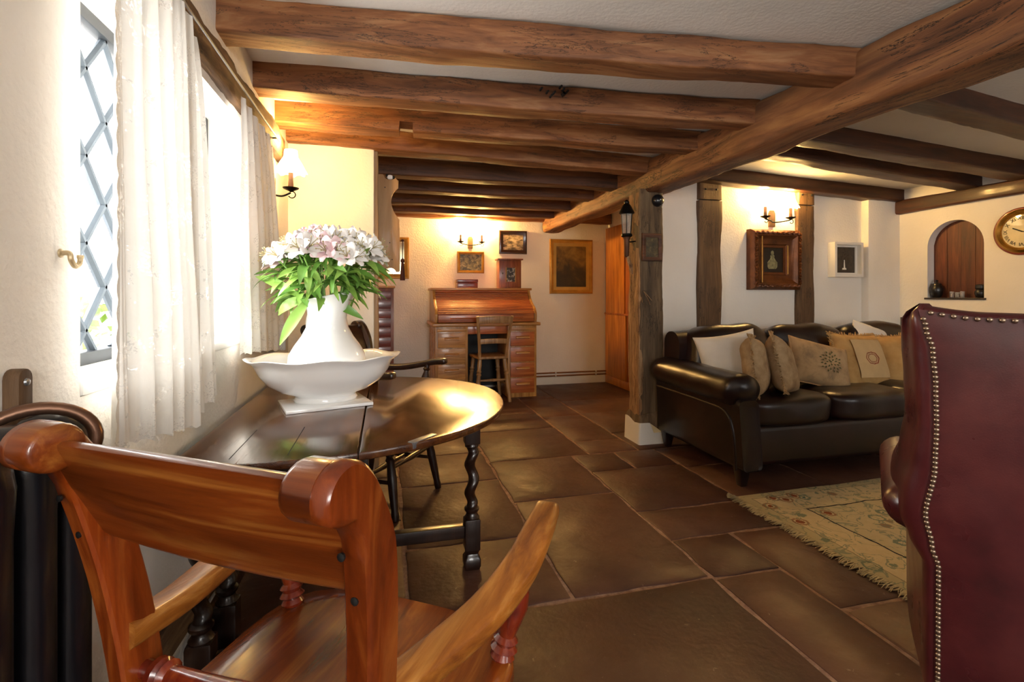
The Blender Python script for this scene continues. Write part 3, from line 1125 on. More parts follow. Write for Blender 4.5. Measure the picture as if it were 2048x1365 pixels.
BZ = TZ + .0130
bas = thing('wash_basin', 'wide white china wash basin on the table', 'basin', (CX, CYY, BZ), .22)
B().lathe([(.080, .0), (.098, .0), (.101, .008), (.094, .018), (.100, .027), (.140, .042), (.178, .072), (.202, .108), (.212, .135), (.224, .155), (.240, .166), (.244, .171), (.238, .173), (.220, .162), (.207, .142), (.196, .112), (.170, .078), (.128, .050), (.08, .041), (.04, .039)], 72, None, True, basin_fn).obj('bowl', 'china', bas, smooth=60)

JZ = BZ + .040


def jug_fn(r, z, a):
    sp = 0
    k_ = max(0, (z - .24) / .10)
    x, y = r * math.cos(a), r * math.sin(a)
    zz = z
    if k_ > 0:
        d = math.cos(a)
        x += .055 * k_ * max(0, d) ** 3 * (1 if r > .03 else 0)
        y *= 1 - .18 * k_ * max(0, d) ** 2
        zz += (.022 * k_ * max(0, d) ** 2 + .012 * k_ * max(0, -d) ** 2) * min(1, k_)
    return (x, y, zz)


jug = thing('jug', 'tall white china jug standing in the wash basin', 'jug', (CX + .005, CYY + .0, JZ), -1.0)
B().lathe([(.06, 0), (.072, .004), (.075, .015), (.10, .04), (.132, .075), (.146, .11), (.142, .14), (.122, .175), (.097, .21), (.079, .245), (.072, .28), (.076, .31), (.087, .338), (.098, .354), (.094, .355), (.082, .337), (.070, .31), (.066, .28), (.074, .245), (.10, .19), (.12, .13), (.09, .05), (.03, .03)], 56, None, True, jug_fn).obj('body', 'china', jug, smooth=60)
B().tube(smoothpts([(-.078, 0, .315), (-.125, 0, .325), (-.165, 0, .27), (-.160, 0, .19), (-.125, 0, .13)], 6), (.009, .014), 10).obj('handle', 'china', jug)

# bouquet
rb = random.Random(21)


def leaf_mesh(L=.13, W=.022, curl=.4, name='leaf'):
    b = B()
    n_ = 9
    vs, fs = [], []
    for i in range(n_ + 1):
        q = i / n_
        ww = W * (math.sin(pi * min(1, q * .96 + .03)) ** .8)
        a = curl * q
        y, z = L * q * math.cos(a * .7), -L * q * math.sin(a * .7) * q
        for s_ in (-1, 0, 1):
            vs.append((s_ * ww, y, z + (0.35 * ww if s_ else -0.0)))
    for i in range(n_):
        for j in (0, 1):
            fs.append((i * 3 + j, i * 3 + j + 1, i * 3 + j + 4, i * 3 + j + 3))
    return b.add(vs, fs)


LEAVES = [leaf_mesh(.15, .016, .25), leaf_mesh(.12, .018, .8), leaf_mesh(.17, .014, .5)]
LM = []
for lm in LEAVES:
    for mt in ('leafm', 'leafd'):
        o_ = lm.obj('leaf', mt, smooth=70)
        LM.append(o_.data)
        bpy.data.objects.remove(o_)


def flower_mesh():
    b = B()
    for kk in range(6):
        inner = kk % 2
        a = pi / 3 * kk
        L = .038 if not inner else .036
        W = .013 if not inner else .009
        vs, fs = [], []
        n_ = 6
        for i in range(n_ + 1):
            q = i / n_
            ww = W * math.sin(pi * min(1, .12 + q * .8)) ** .8
            rad_ = .005 + L * .62 * q + .006 * q * q
            h = L * .75 * (q ** .8)
            for s_ in (-1, 0, 1):
                vs.append((s_ * ww, rad_, h - abs(s_) * .003 - (.007 * max(0, q - .7) / .3)))
        for i in range(n_):
            for j in (0, 1):
                fs.append((i * 3 + j, i * 3 + j + 1, i * 3 + j + 4, i * 3 + j + 3))
        b.add(vs, fs, Matrix.Rotation(a, 4, 'Z'))
    return b


FW = flower_mesh().obj('flower', 'petalw', smooth=70)
FWm = FW.data
bpy.data.objects.remove(FW)
FP = flower_mesh().obj('flower', 'petalp', smooth=70)
FPm = FP.data
bpy.data.objects.remove(FP)
sb = B()
for kk in range(5):
    a = 2 * pi * kk / 5
    sb.tube([(0, 0, .005), (.006 * math.cos(a), .006 * math.sin(a), .026), (.012 * math.cos(a), .012 * math.sin(a), .034)], .0009, 4)
    sb.lathe([(.0005, .032), (.002, .034), (.0005, .037)], 5, Matrix.Translation((.012 * math.cos(a), .012 * math.sin(a), 0)))
SO = sb.obj('stamens', 'stamen')
SMm = SO.data
bpy.data.objects.remove(SO)


def orient(d, roll=0.0):
    q = Vector((0, 0, 1)).rotation_difference(Vector(d).normalized())
    return q.to_matrix().to_4x4() @ Matrix.Rotation(roll, 4, 'Z')


def place(name, me, parent, mat4):
    o = bpy.data.objects.new(name, me)
    COL.objects.link(o)
    o.parent = parent
    o.matrix_local = mat4
    return o


NECK = V(CX + .015, CYY, JZ + .33)
heads = []
for i in range(24):
    a = i * 2.39996 + .3
    rr_ = .185 * math.sqrt((i + .6) / 24)
    heads.append((NECK.x + rr_ * math.cos(a) * 1.12 - .01, NECK.y + rr_ * math.sin(a) * .95, 1.335 - .9 * rr_ ** 2 * 2.6 + rb.uniform(-.025, .02)))
for i, hp in enumerate(heads):
    pink = (hp[0] < NECK.x + .02 and hp[1] < NECK.y + .09 and i % 3 != 2)
    base = V(NECK.x + (hp[0] - NECK.x) * .22, NECK.y + (hp[1] - NECK.y) * .22, NECK.z - .10)
    top = V(*hp)
    st = thing('alstroemeria', 'pink alstroemeria stem in the white jug' if pink else 'white alstroemeria stem in the white jug', 'flower', base, 0, 'pink stems in the jug' if pink else 'white stems in the jug')
    T = top - base
    mid = T * .5 + V(0, 0, .03)
    pts = smoothpts([(0, 0, 0), mid, T * .86], 6)
    B().tube(pts, .0032, 6).obj('stem', 'stemm', st)
    out = V(T.x, T.y, 0)
    out = out.normalized() if out.length > .01 else V(1, 0, 0)
    nf = 4
    for kf in range(nf):
        a = 2 * pi * kf / nf + i
        d = (V(math.cos(a), math.sin(a), .55) + out * .5 + V(0, -.25, .1)).normalized()
        fp = T * .86 + d * .032 + V(0, 0, .018)
        B().tube([T * .86, T * .86 + d * .02 + V(0, 0, .004), fp], .0018, 5).obj('flower_stalk', 'stemm', st)
        sc = rb.uniform(1.25, 1.6)
        fo = place('flower', FPm if pink else FWm, st, Matrix.Translation(fp) @ orient(d, rb.uniform(0, 6)) @ Matrix.Scale(sc, 4))
        place('stamens', SMm, fo, Matrix.Identity(4))
    for kl in range(7):
        q = rb.uniform(.35, .92)
        a = rb.uniform(0, 2 * pi)
        d = (V(math.cos(a), math.sin(a), 0) + out * 1.0 + V(0, -.3, rb.uniform(-.25, .35))).normalized()
        p = pts[int(q * (len(pts) - 1))]
        yv = d
        xv = yv.cross(V(0, 0, 1)).normalized()
        zv = xv.cross(yv)
        m4 = Matrix((xv, yv, zv)).transposed().to_4x4()
        place('leaf', LM[rb.randrange(6)], st, Matrix.Translation(p) @ m4 @ Matrix.Rotation(rb.uniform(-.6, .6), 4, 'Y') @ Matrix.Scale(rb.uniform(.75, 1.1), 4))
# loose leafy stem hanging over the lip
st = thing('leaf_spray', 'drooping pale green leaves hanging over the lip of the white jug', 'leaves', (NECK.x - .05, NECK.y - .05, NECK.z))
for (dx, dy, dz, sc, mi) in ((-.06, -.05, -.10, 1.35, 0), (-.09, -.01, -.03, 1.2, 2), (.12, -.03, -.06, 1.1, 1), (-.16, .02, .10, 1.3, 4)):
    d = V(dx, dy, dz).normalized()
    xv = d.cross(V(0, -.9, .4)).normalized()
    zv = xv.cross(d)
    place('leaf', LM[mi], st, Matrix.Translation((dx * .3, dy * .3, .03)) @ Matrix((xv, d, zv)).transposed().to_4x4() @ Matrix.Scale(sc, 4))

# ------------------------------------------------------------------ sofa
SX, SYY = 3.01, 2.86
sofa = thing('sofa', 'dark brown leather three-seat sofa with rolled arms under the studded wall', 'sofa', (SX, SYY, 0))
LX = 1.07
b = B().box(-LX + .02, -.40, .10, LX - .02, .42, .33)
b.obj('base', 'sofa', sofa, bev=.03, seg=3)
b = B()
rings = []
for i in range(31):
    q = i / 30
    x = -LX + .05 + (2 * LX - .1) * q
    sg = .012 * math.sin(q * 3 * 2 * pi - pi / 2)
    rings.append([(x, .33 + a_, .475 + b_ + (sg if b_ > 0 else 0)) for a_, b_ in rrect(.19, .75, .085, 6, .08)])
B().loft(rings).obj('back_frame', 'sofa', sofa, smooth=60)
for sx in (-1, 1):
    # arm: side panel flaring forward, and the rolled top
    rings = []
    for y, f, zt in ((-.445, .85, .47), (-.455, 1, .50), (-.40, 1, .52), (0, 1, .53), (.43, 1, .54), (.445, .9, .53)):
        rings.append([(sx * (LX - .06 + a_ * f + (.012 * math.sin(b_ * 4))), y + (-.03 * max(0, .2 - b_) if y < -.3 else 0), .10 + (b_ + .21) / .42 * (zt - .10)) for a_, b_ in rrect(.13, .42, .035, 5, .05)])
    arm = B().loft(rings).obj('arm', 'sofa', sofa, smooth=60)
    rings = []
    n_ = 26
    for i in range(n_ + 1):
        q = i / n_
        y = -.455 + .90 * q
        cap = 1.0
        d = min(q, 1 - q) * .90
        if d < .07:
            cap = math.sqrt(max(.02, 1 - ((.07 - d) / .07) ** 2)) * .55 + .45
            if d < 1e-6:
                cap = .3
        cx = sx * (LX - .045)
        cz = .548 + .01 * q
        ring = []
        for j in range(26):
            a = 2 * pi * j / 26
            wr = .0035 * nz((cx, y * 5, a), 2, 9)
            rx, rz_ = (.118 + wr) * cap, (.098 + wr) * cap
            ring.append((cx + rx * math.cos(a), y - .012 * math.cos(a - pi / 2), cz + rz_ * math.sin(a)))
        rings.append(ring)
    B().loft(rings).obj('arm_roll', 'sofa', arm, smooth=60)
    # piped seam that sweeps down the front of the arm
    pts = smoothpts([(sx * (LX + .055), .35, .452), (sx * (LX + .060), -.2, .452), (sx * (LX + .058), -.39, .435), (sx * (LX + .055), -.455, .34), (sx * (LX + .04), -.462, .12)], 8)
    B().tube(pts, .0075, 8).obj('piping', 'sofa', arm)
    for sy in (-1, 1):
        yy = sy * .39
        B().loft([[(sx * (LX - .055) + x, yy + y, z) for x, y in rrect(w_, w_, .006, 3, 9)] for w_, z in ((.042, 0), (.050, .03), (.075, .12))]).obj('leg', 'sofa', sofa)
wc = .645
for i in range(3):
    x = (i - 1) * wc
    puff((x, -.06, .40), (wc + .005, .72, .20), 4.6, 16, i, .016, 5).obj('seat_cushion', 'sofa', sofa, smooth=70)
    bc = B()
    src = puff((0, 0, 0), (wc + .015, .26, .47), 3.6, 16, i + 5, .022, 6)
    Rm = Matrix.Translation((x, .205, .655)) @ Matrix.Rotation(math.radians(-13), 4, 'X')
    bc.add([Rm @ v for v in src.v], src.f)
    bc.obj('back_cushion', 'sofa', sofa, smooth=70)


# ------------------------------------------------------------------ cushions
def pillow_b(w, h, d, n=18, pinch=.07, seed=0):
    b = B()
    for sg in (-1, 1):
        vs, fs = [], []
        for i in range(n + 1):
            for j in range(n + 1):
                x, z = -1 + 2 * i / n, -1 + 2 * j / n
                x, z = math.sin(x * pi / 2) * .5 + x * .5, math.sin(z * pi / 2) * .5 + z * .5
                th = (max(0, 1 - x ** 4) * max(0, 1 - z ** 4)) ** .55
                px = x * (1 - pinch * (1 - z * z)) * w / 2
                pz = z * (1 - pinch * (1 - x * x)) * h / 2
                y = sg * (d / 2 * th + .001) * (1 + .15 * noise.noise(Vector((x * 2 + seed, z * 2, sg))))
                vs.append((px, y, pz))
        for i in range(n):
            for j in range(n):
                a = i * (n + 1) + j
                fs.append((a, a + 1, a + n + 2, a + n + 1))
        b.add(vs, fs)
    # stitch the two halves
    m_ = (n + 1) ** 2
    edge = [i * (n + 1) for i in range(n + 1)] + [n * (n + 1) + j for j in range(1, n + 1)] + [i * (n + 1) + n for i in range(n - 1, -1, -1)] + [j for j in range(n - 1, 0, -1)]
    for q in range(len(edge)):
        a, c = edge[q], edge[(q + 1) % len(edge)]
        b.f.append((a, c, c + m_, a + m_))
    return b, [b.v[e] for e in edge]


def cushion(label, loc, rot, w, h, d, mat, fringe=None, piping=None, seed=0, pinch=.07):
    t = thing('cushion', label, 'cushion', loc)
    t.rotation_euler = rot
    b, edge = pillow_b(w, h, d, 18, pinch, seed)
    body = b.obj('cover', mat, t, smooth=70)
    if piping:
        B().tube(edge, .005, 6, True).obj('piping', piping, t)
    if fringe:
        fb = B()
        rr2 = random.Random(seed + 77)
        for q in range(len(edge)):
            p0, p1 = edge[q], edge[(q + 1) % len(edge)]
            for u in (0, .33, .66):
                p = p0.lerp(p1, u)
                o_ = V(p.x, 0, p.z).normalized()
                tp = p + o_ * rr2.uniform(.014, .026) + V(rr2.uniform(-.006, .006), rr2.uniform(-.014, .014), rr2.uniform(-.006, .006))
                fb.tube([p, p.lerp(tp, .5) + V(0, rr2.uniform(-.004, .004), 0), tp], [.0045, .0038, .0022], 5)
        fo = fb.obj('fringe', fringe, t)
        fo['kind'] = 'stuff'
    return t, body


R_ = math.radians
cushion('plain white cotton cushion leaning on the left sofa arm', (2.19, 2.83, .675), (R_(-16), R_(-10), R_(-24)), .39, .36, .13, 'cotton', seed=1, pinch=.10)
cushion('tan fringed cushion seen edge-on beside the white cushion', (2.25, 2.66, .655), (R_(-8), R_(6), R_(46)), .37, .36, .15, 'tan', 'fringe_tan', seed=2)
cushion('tan fringed cushion tilted over, third from the left sofa arm', (2.45, 2.66, .640), (R_(-14), R_(16), R_(40)), .38, .36, .15, 'tan', 'fringe_tan', seed=3)
t, body = cushion('tan cushion with a green flower spray, in the middle of the row', (2.86, 2.78, .625), (R_(-24), R_(14), R_(-8)), .44, .32, .15, 'floral', None, 'piping', 4)
# flower spray: small raised leaves on the cover
for i in range(34):
    a, rr_ = i * 2.4, .075 * math.sqrt(i / 34)
    x, z = .02 + rr_ * math.cos(a) * 1.1, .0 + rr_ * math.sin(a)
    y = -.0765 * (max(0, 1 - (x / .22) ** 4) * max(0, 1 - (z / .16) ** 4)) ** .55 * 1.02
    B().add([(x - .011 * math.cos(a), y - .003, z - .011 * math.sin(a)), (x + .005 * math.sin(a), y - .008, z - .005 * math.cos(a)), (x + .011 * math.cos(a), y - .003, z + .011 * math.sin(a)), (x - .005 * math.sin(a), y - .008, z + .005 * math.cos(a))], [(0, 1, 2, 3)]).obj('embroidered_leaf', 'motif_green', body, smooth=0)
t, body = cushion('gold fringed cushion with a pale centre panel and red medallion', (3.30, 2.86, .625), (R_(-20), R_(3), R_(6)), .46, .40, .16, 'gold', 'fringe_gold', None, 5)
pv, pf = [], []
n_ = 12
for i in range(n_ + 1):
    for j in range(n_ + 1):
        x, z = -.145 + .29 * i / n_, -.135 + .27 * j / n_
        X_, Z_ = x / .23, z / .20
        y = -.081 * (max(0, 1 - X_ ** 4) * max(0, 1 - Z_ ** 4)) ** .55 * 1.10 - .004
        pv.append((x, y, z))
for i in range(n_):
    for j in range(n_):
        a = i * (n_ + 1) + j
        pf.append((a, a + 1, a + n_ + 2, a + n_ + 1))
pan = B().add(pv, pf).obj('centre_panel', 'linen', body)
for rr_, wv in ((.052, .004), (.036, .0025)):
    pts = []
    for i in range(32):
        a = 2 * pi * i / 32
        rad_ = rr_ * (1 + .14 * math.cos(2 * a) + .05 * math.cos(8 * a))
        pts.append((rad_ * math.cos(a), -.0945, rad_ * .9 * math.sin(a)))
    B().tube(pts, (wv, .002), 6, True).obj('medallion_ring', 'motif_red', pan)
cushion('plain cream cushion standing behind the medallion cushion', (3.60, 3.0, .70), (R_(-14), R_(12), R_(4)), .42, .36, .12, 'cotton', seed=6, pinch=.09)
cushion('gold fringed cushion partly hidden behind the wing chair', (3.66, 2.80, .62), (R_(-18), R_(-6), R_(-30)), .42, .40, .15, 'gold', 'fringe_gold', seed=7)

# ------------------------------------------------------------------ rug
k = N('rug_pattern')
tc = k.n('ShaderNodeTexCoord')
sep = k.n('ShaderNodeSeparateXYZ')
k.l(tc.outputs['Object'], sep.inputs[0])
RW, RD = 2.2, .99
ax_ = k.math('ABSOLUTE', k.math('SUBTRACT', sep.outputs['X'], RW / 2))
ay_ = k.math('ABSOLUTE', k.math('SUBTRACT', sep.outputs['Y'], RD / 2))
ex = k.math('SUBTRACT', RW / 2, ax_)
ey = k.math('SUBTRACT', RD / 2, ay_)
ed = k.math('MINIMUM', ex, ey)
wob = k.math('MULTIPLY', k.math('SUBTRACT', k.noise(tc.outputs['Object'], 9, 2), .5), .03)
ed2 = k.math('ADD', ed, wob)
base = k.ramp(ed, [(0, srgb('#a39a76')), (.055, srgb('#b0a582')), (.06, srgb('#d2bd94')), (.22, srgb('#cfbb92')), (.235, srgb('#bdb08a')), (.33, srgb('#cbb88e'))])
base = k.mix(k.noise(tc.outputs['Object'], 40, 4), base, srgb('#bba67c'))
vo = k.n('ShaderNodeTexVoronoi')
vo.inputs['Scale'].default_value = 9
k.l(tc.outputs['Object'], vo.inputs['Vector'])
dist = k.math('ADD', vo.outputs['Distance'], k.math('MULTIPLY', k.noise(tc.outputs['Object'], 60, 3), .22))
ring_ = k.math('LESS_THAN', k.math('ABSOLUTE', k.math('SUBTRACT', dist, .40)), .05)
core = k.math('LESS_THAN', dist, .29)
sepc = k.n('ShaderNodeSeparateColor')
k.l(vo.outputs['Color'], sepc.inputs[0])
sel = sepc.outputs[0]
c = k.mix(k.math('MULTIPLY', ring_, .75), base, k.ramp(sel, [(.4, srgb('#56705e')), (.6, srgb('#8a5a3c'))]))
c = k.mix(k.math('MULTIPLY', core, k.math('GREATER_THAN', sel, .45)), c, srgb('#8a5136'))
c = k.mix(k.math('MULTIPLY', core, k.math('LESS_THAN', sel, .25)), c, srgb('#4c6a62'))
vine = k.math('LESS_THAN', k.math('ABSOLUTE', k.math('SUBTRACT', k.noise(tc.outputs['Object'], 9, 4, .55, 1.0), .5)), .018)
c = k.mix(k.math('MULTIPLY', vine, .7), c, srgb('#74806a'))
ln1 = k.math('LESS_THAN', k.math('ABSOLUTE', k.math('SUBTRACT', ed2, .235)), .004)
ln2 = k.math('LESS_THAN', k.math('ABSOLUTE', k.math('SUBTRACT', ed2, .058)), .0025)
c = k.mix(ln1, c, srgb('#26262c'))
c = k.mix(k.math('MULTIPLY', ln2, .6), c, srgb('#4e4c38'))
k.set(Base_Color=c, Roughness=1.0)
k.b.inputs['Specular IOR Level'].default_value = .1
k.bump(k.noise(tc.outputs['Object'], 240, 2), .5, .003)
rug = thing('rug', 'faded sage and cream floral rug with a fringed end beside the sofa', 'rug', (1.86, 1.335, .001), R_(1.0))
b = B()
vs, fs = [], []
nx, ny = 60, 28
for i in range(nx + 1):
    for j in range(ny + 1):
        x, y = RW * i / nx, RD * j / ny
        vs.append((x + .006 * nz((0, y, 0), 4, 2) * (1 if i in (0, nx) else 0), y + .012 * nz((x, 0, 0), 2, 4) * (1 if j in (0, ny) else .6), .009 + .002 * nz((x, y, 0), 5, 1)))
for i in range(nx):
    for j in range(ny):
        a = i * (ny + 1) + j
        fs.append((a, a + ny + 1, a + ny + 2, a + 1))
b.add(vs, fs)
edge = [i * (ny + 1) for i in range(nx + 1)] + [nx * (ny + 1) + j for j in range(1, ny + 1)] + [i * (ny + 1) + ny for i in range(nx - 1, -1, -1)] + [j for j in range(ny - 1, 0, -1)]
o_ = len(b.v)
b.v += [Vector((b.v[e].x, b.v[e].y, 0)) for e in edge]
for q in range(len(edge)):
    q2 = (q + 1) % len(edge)
    b.f.append((edge[q], edge[q2], o_ + q2, o_ + q))
b.obj('pile', k.m, rug, smooth=50)
fb = B()
rr2 = random.Random(9)
for i in range(230):
    y = .004 + (RD - .008) * i / 229
    L = rr2.uniform(.03, .06)
    dy = rr2.uniform(-.022, .022)
    fb.tube([(.004, y, .006), (-L * .5, y + dy * .4, .005), (-L, y + dy, .002)], [.003, .0026, .0012], 4)
fo = fb.obj('fringe', 'rugfringe', rug)
fo['kind'] = 'stuff'
fb = B()
for i in range(40):
    a = i * .55
    fb.tube([(-.02 + .018 * math.cos(a), RD + .004 + .014 * math.sin(a), .004), (-.03 + .02 * math.cos(a + 1), RD + .005 + .016 * math.sin(a + 1), .012 + .008 * math.sin(a * 2)), (-.02 + .02 * math.cos(a + 2), RD + .004 + .014 * math.sin(a + 2), .004)], .0024, 4)
fo = fb.obj('corner_tuft', 'rugfringe', rug)
fo['kind'] = 'stuff'

# ------------------------------------------------------------------ wing chair
WA = R_(50)
hx, hy = math.sin(WA), math.cos(WA)
lx_, ly_ = 1.335, .955           # world place of the left edge of the back
HW = .345
wc_ = thing('wing_chair', 'oxblood leather wing chair seen from behind with brass nail trim', 'armchair', (lx_ + HW * hy, ly_ - HW * hx, 0), -WA)
ZN = [(.13, .0), (.30, .0), (.425, .0), (.475, .0125), (.55, .025), (.675, .0075), (.775, .005), (.88, .007), (.9625, .0125), (1.02, .026), (1.056, .034)]


def interp(tb, z):
    if z <= tb[0][0]:
        return tb[0][1]
    for (a, fa), (c, fc) in zip(tb[:-1], tb[1:]):
        if z <= c:
            t_ = (z - a) / (c - a)
            t_ = t_ * t_ * (3 - 2 * t_)
            return fa + (fc - fa) * t_
    return tb[-1][1]


def topz(x):
    ax = abs(x) / HW
    return 1.050 + .012 * max(0, (ax - .80) / .28) ** 1.2 - .008 * (1 - ax * ax)


# back panel, softly padded
vs, fs = [], []
nu, nv = 28, 44
tilt = lambda z: -.05 * (z - .13) / .95
for i in range(nv + 1):
    for j in range(nu + 1):
        u = -1 + 2 * j / nu
        zc = .13 + (1.056 - .13) * i / nv
        hwz = HW + interp(ZN, zc)
        x = u * hwz
        z = .13 + (topz(x) - .13) * i / nv
        pad = .018 * (1 - abs(u) ** 5) * (1 - abs(2 * i / nv - 1) ** 9)
        vs.append((x, tilt(z) - pad + .0015 * nz((x, z, 0), 3, 2), z))
for i in range(nv):
    for j in range(nu):
        a = i * (nu + 1) + j
        fs.append((a, a + 1, a + nu + 2, a + nu + 1))
bk = B().add(vs, fs)
m_ = len(vs)
bk.v += [Vector((v.x, v.y + .10, v.z)) for v in list(bk.v)]
bk.f += [tuple(q + m_ for q in reversed(f)) for f in fs]
edge = list(range(nu + 1)) + [i * (nu + 1) + nu for i in range(1, nv + 1)] + [nv * (nu + 1) + j for j in range(nu - 1, -1, -1)] + [i * (nu + 1) for i in range(nv - 1, 0, -1)]
for q in range(len(edge)):
    a, c = edge[q], edge[(q + 1) % len(edge)]
    bk.f.append((a, c, c + m_, a + m_))
back = bk.obj('back', 'wing', wc_, smooth=50)
# rolled top edge
B().tube(smoothpts([(x, tilt(1.05) + .055, topz(x) - .018) for x in [-.37 + .74 * i / 14 for i in range(15)]], 3), (.05, .03), 12, flat=(0, 0, 1)).obj('top_roll', 'wing', back, smooth=70)
WO = [(.10, .022), (.42, .024), (.47, .05), (.53, .072), (.60, .070), (.68, .052), (.775, .040), (.88, .044), (.97, .050), (1.04, .052), (1.075, .040)]
FW_ = [(.10, .64), (.40, .64), (.52, .60), (.60, .36), (.70, .30), (.85, .27), (.97, .22), (1.04, .15), (1.075, .09)]
for sx in (-1, 1):
    rings = []
    nlev = 46
    for i in range(nlev + 1):
        z = .11 + (1.078 - .11) * i / nlev
        w0 = HW + interp(ZN, z)
        wo = HW + interp(WO, z)
        fw = interp(FW_, z)
        y0 = tilt(z)
        pts2 = [(w0 - .004, y0 + .002), (w0 + .010, y0 + .004), (wo * .6 + w0 * .4 + .006, y0 + .022), (wo, y0 + .07), (wo + .012, y0 + fw * .5), (wo + .006, y0 + fw * .92), (wo - .012, y0 + fw), (wo - .038, y0 + fw * .98), (wo - .055, y0 + fw * .8), (wo - .06, y0 + .10), (w0 - .05, y0 + .06)]
        sp = smoothpts([(p[0], p[1], 0) for p in pts2], 3)
        cap = math.sqrt(max(.04, 1 - max(0, (z - 1.035) / .045) ** 2))
        mxx, myy = wo - .02, y0 + fw * .5
        rings.append([(sx * (mxx + (p.x - mxx) * cap), myy + (p.y - myy) * cap, z) for p in sp])
    B().loft(rings).obj('wing', 'wing', wc_, smooth=60)
    rings = []
    for i in range(23):
        q = i / 22
        y = .02 + .66 * q
        d = min(q, 1 - q) * .66
        cap = 1 if d > .05 else math.sqrt(max(.05, 1 - ((.05 - d) / .05) ** 2))
        rings.append([(sx * (HW + .035) + .070 * cap * math.cos(a), y, .535 + .06 * cap * math.sin(a)) for a in [2 * pi * j / 20 for j in range(20)]])
    B().loft(rings).obj('arm', 'wing', wc_, smooth=60)
    for yy in (.02, .58):
        B().loft([[(sx * .30 + x, yy + (.03 if yy > .3 else -.02) * (1 - z / .14) + y, z) for x, y in rrect(w2, w2, .006, 3, 9)] for w2, z in ((.034, 0), (.05, .135))]).obj('leg', 'mahog', wc_)
puff((0, .36, .36), (.58, .56, .17), 4.5, 12).obj('seat_cushion', 'wing', wc_, smooth=70)
B().box(-.33, .05, .12, .33, .62, .29).obj('seat_rail', 'wing', wc_, bev=.02)
nb = B().lathe([(.0062, 0), (.0060, .002), (.0045, .0042), (.0018, .0052)], 10)
no_ = nb.obj('nail_stud', 'nail')
nm = no_.data
bpy.data.objects.remove(no_)
Rx = Matrix.Rotation(pi / 2, 4, 'X')
cnt = 0
for sx in (-1, 1):
    z = .132
    while z < 1.045:
        x = sx * (HW + interp(ZN, z) - .007)
        place('nail_stud', nm, back, Matrix.Translation((x, tilt(z) - .002, z)) @ Rx)
        z += .0118
        cnt += 1
x = -.355
while x < .36:
    place('nail_stud', nm, back, Matrix.Translation((x, tilt(1.05) - .004, topz(x) - .004)) @ Rx)
    x += .021

# ------------------------------------------------------------------ roll-top desk
DX0, DX1, DY0, DY1 = .50, 1.59, 5.17, 5.82
dk = thing('roll_top_desk', 'oak roll-top desk with a red-brown tambour against the far wall', 'desk', ((DX0 + DX1) / 2, (DY0 + DY1) / 2, 0))
dw, dd = (DX1 - DX0) / 2, (DY1 - DY0) / 2
for sx in (-1, 1):
    xa, xb = (-dw, -dw + .34) if sx < 0 else (dw - .32, dw)
    ped = B().box(xa, -dd + .012, .0, xb, dd, .77).obj('pedestal', 'desk_z', dk, bev=.004)
    # frame-and-panel side
    xs = xa if sx < 0 else xb
    for ya in (-dd + .07, -dd + .27, -dd + .46):
        B().box(min(xs, xs + sx * .006), ya, .08, max(xs, xs + sx * .006), ya + .15, .72).obj('side_panel', 'desk', ped, bev=.003)
    B().box(xa + .02, -dd - .002, .715, xb - .015, -dd + .02, .748).obj('pull_out_slide', 'desk', ped, bev=.004)
    zz = .05
    for i, h in enumerate((.17, .165, .165, .165)):
        dr = B().box(xa + .028, -dd - .004, zz, xb - .028, -dd + .02, zz + h - .012).obj('drawer', 'desk' if sx < 0 else 'desk_red', ped, bev=.0015)
        B().prism([(-dd - .004, zz + h * .48), (-dd - .026, zz + h * .52), (-dd - .024, zz + h * .60), (-dd - .004, zz + h * .66)], (xa + xb) / 2 - .075, (xa + xb) / 2 + .075, 'x').obj('handle', 'desk', dr, bev=.003)
        zz += h
B().box(-dw + .34, .20, .05, dw - .32, .22, .77).obj('modesty_panel', 'dark', dk)
B().box(-dw + .34, -dd + .03, .685, dw - .32, -dd + .05, .77).obj('centre_drawer', 'desk_red', dk, bev=.003)
B().box(-dw - .035, -dd - .03, .77, dw + .035, dd, .805).obj('writing_top', 'desk', dk, bev=.010, seg=3)
curve = smoothpts([(0, -dd + .02, .805), (0, -dd + .012, .87), (0, -dd + .018, .905), (0, -dd + .07, .96), (0, -dd + .15, 1.0), (0, -dd + .22, 1.05), (0, -dd + .27, 1.11), (0, -dd + .285, 1.15)], 5)
for sx in (-1, 1):
    ol = [(p.y - .012, p.z + .004) for p in curve] + [(dd - .01, 1.155), (dd - .01, .805)]
    xs = sx * (dw - .012)
    B().prism(ol, xs - .014, xs + .014, 'x').obj('scrolled_side', 'desk_z', dk, bev=.004)
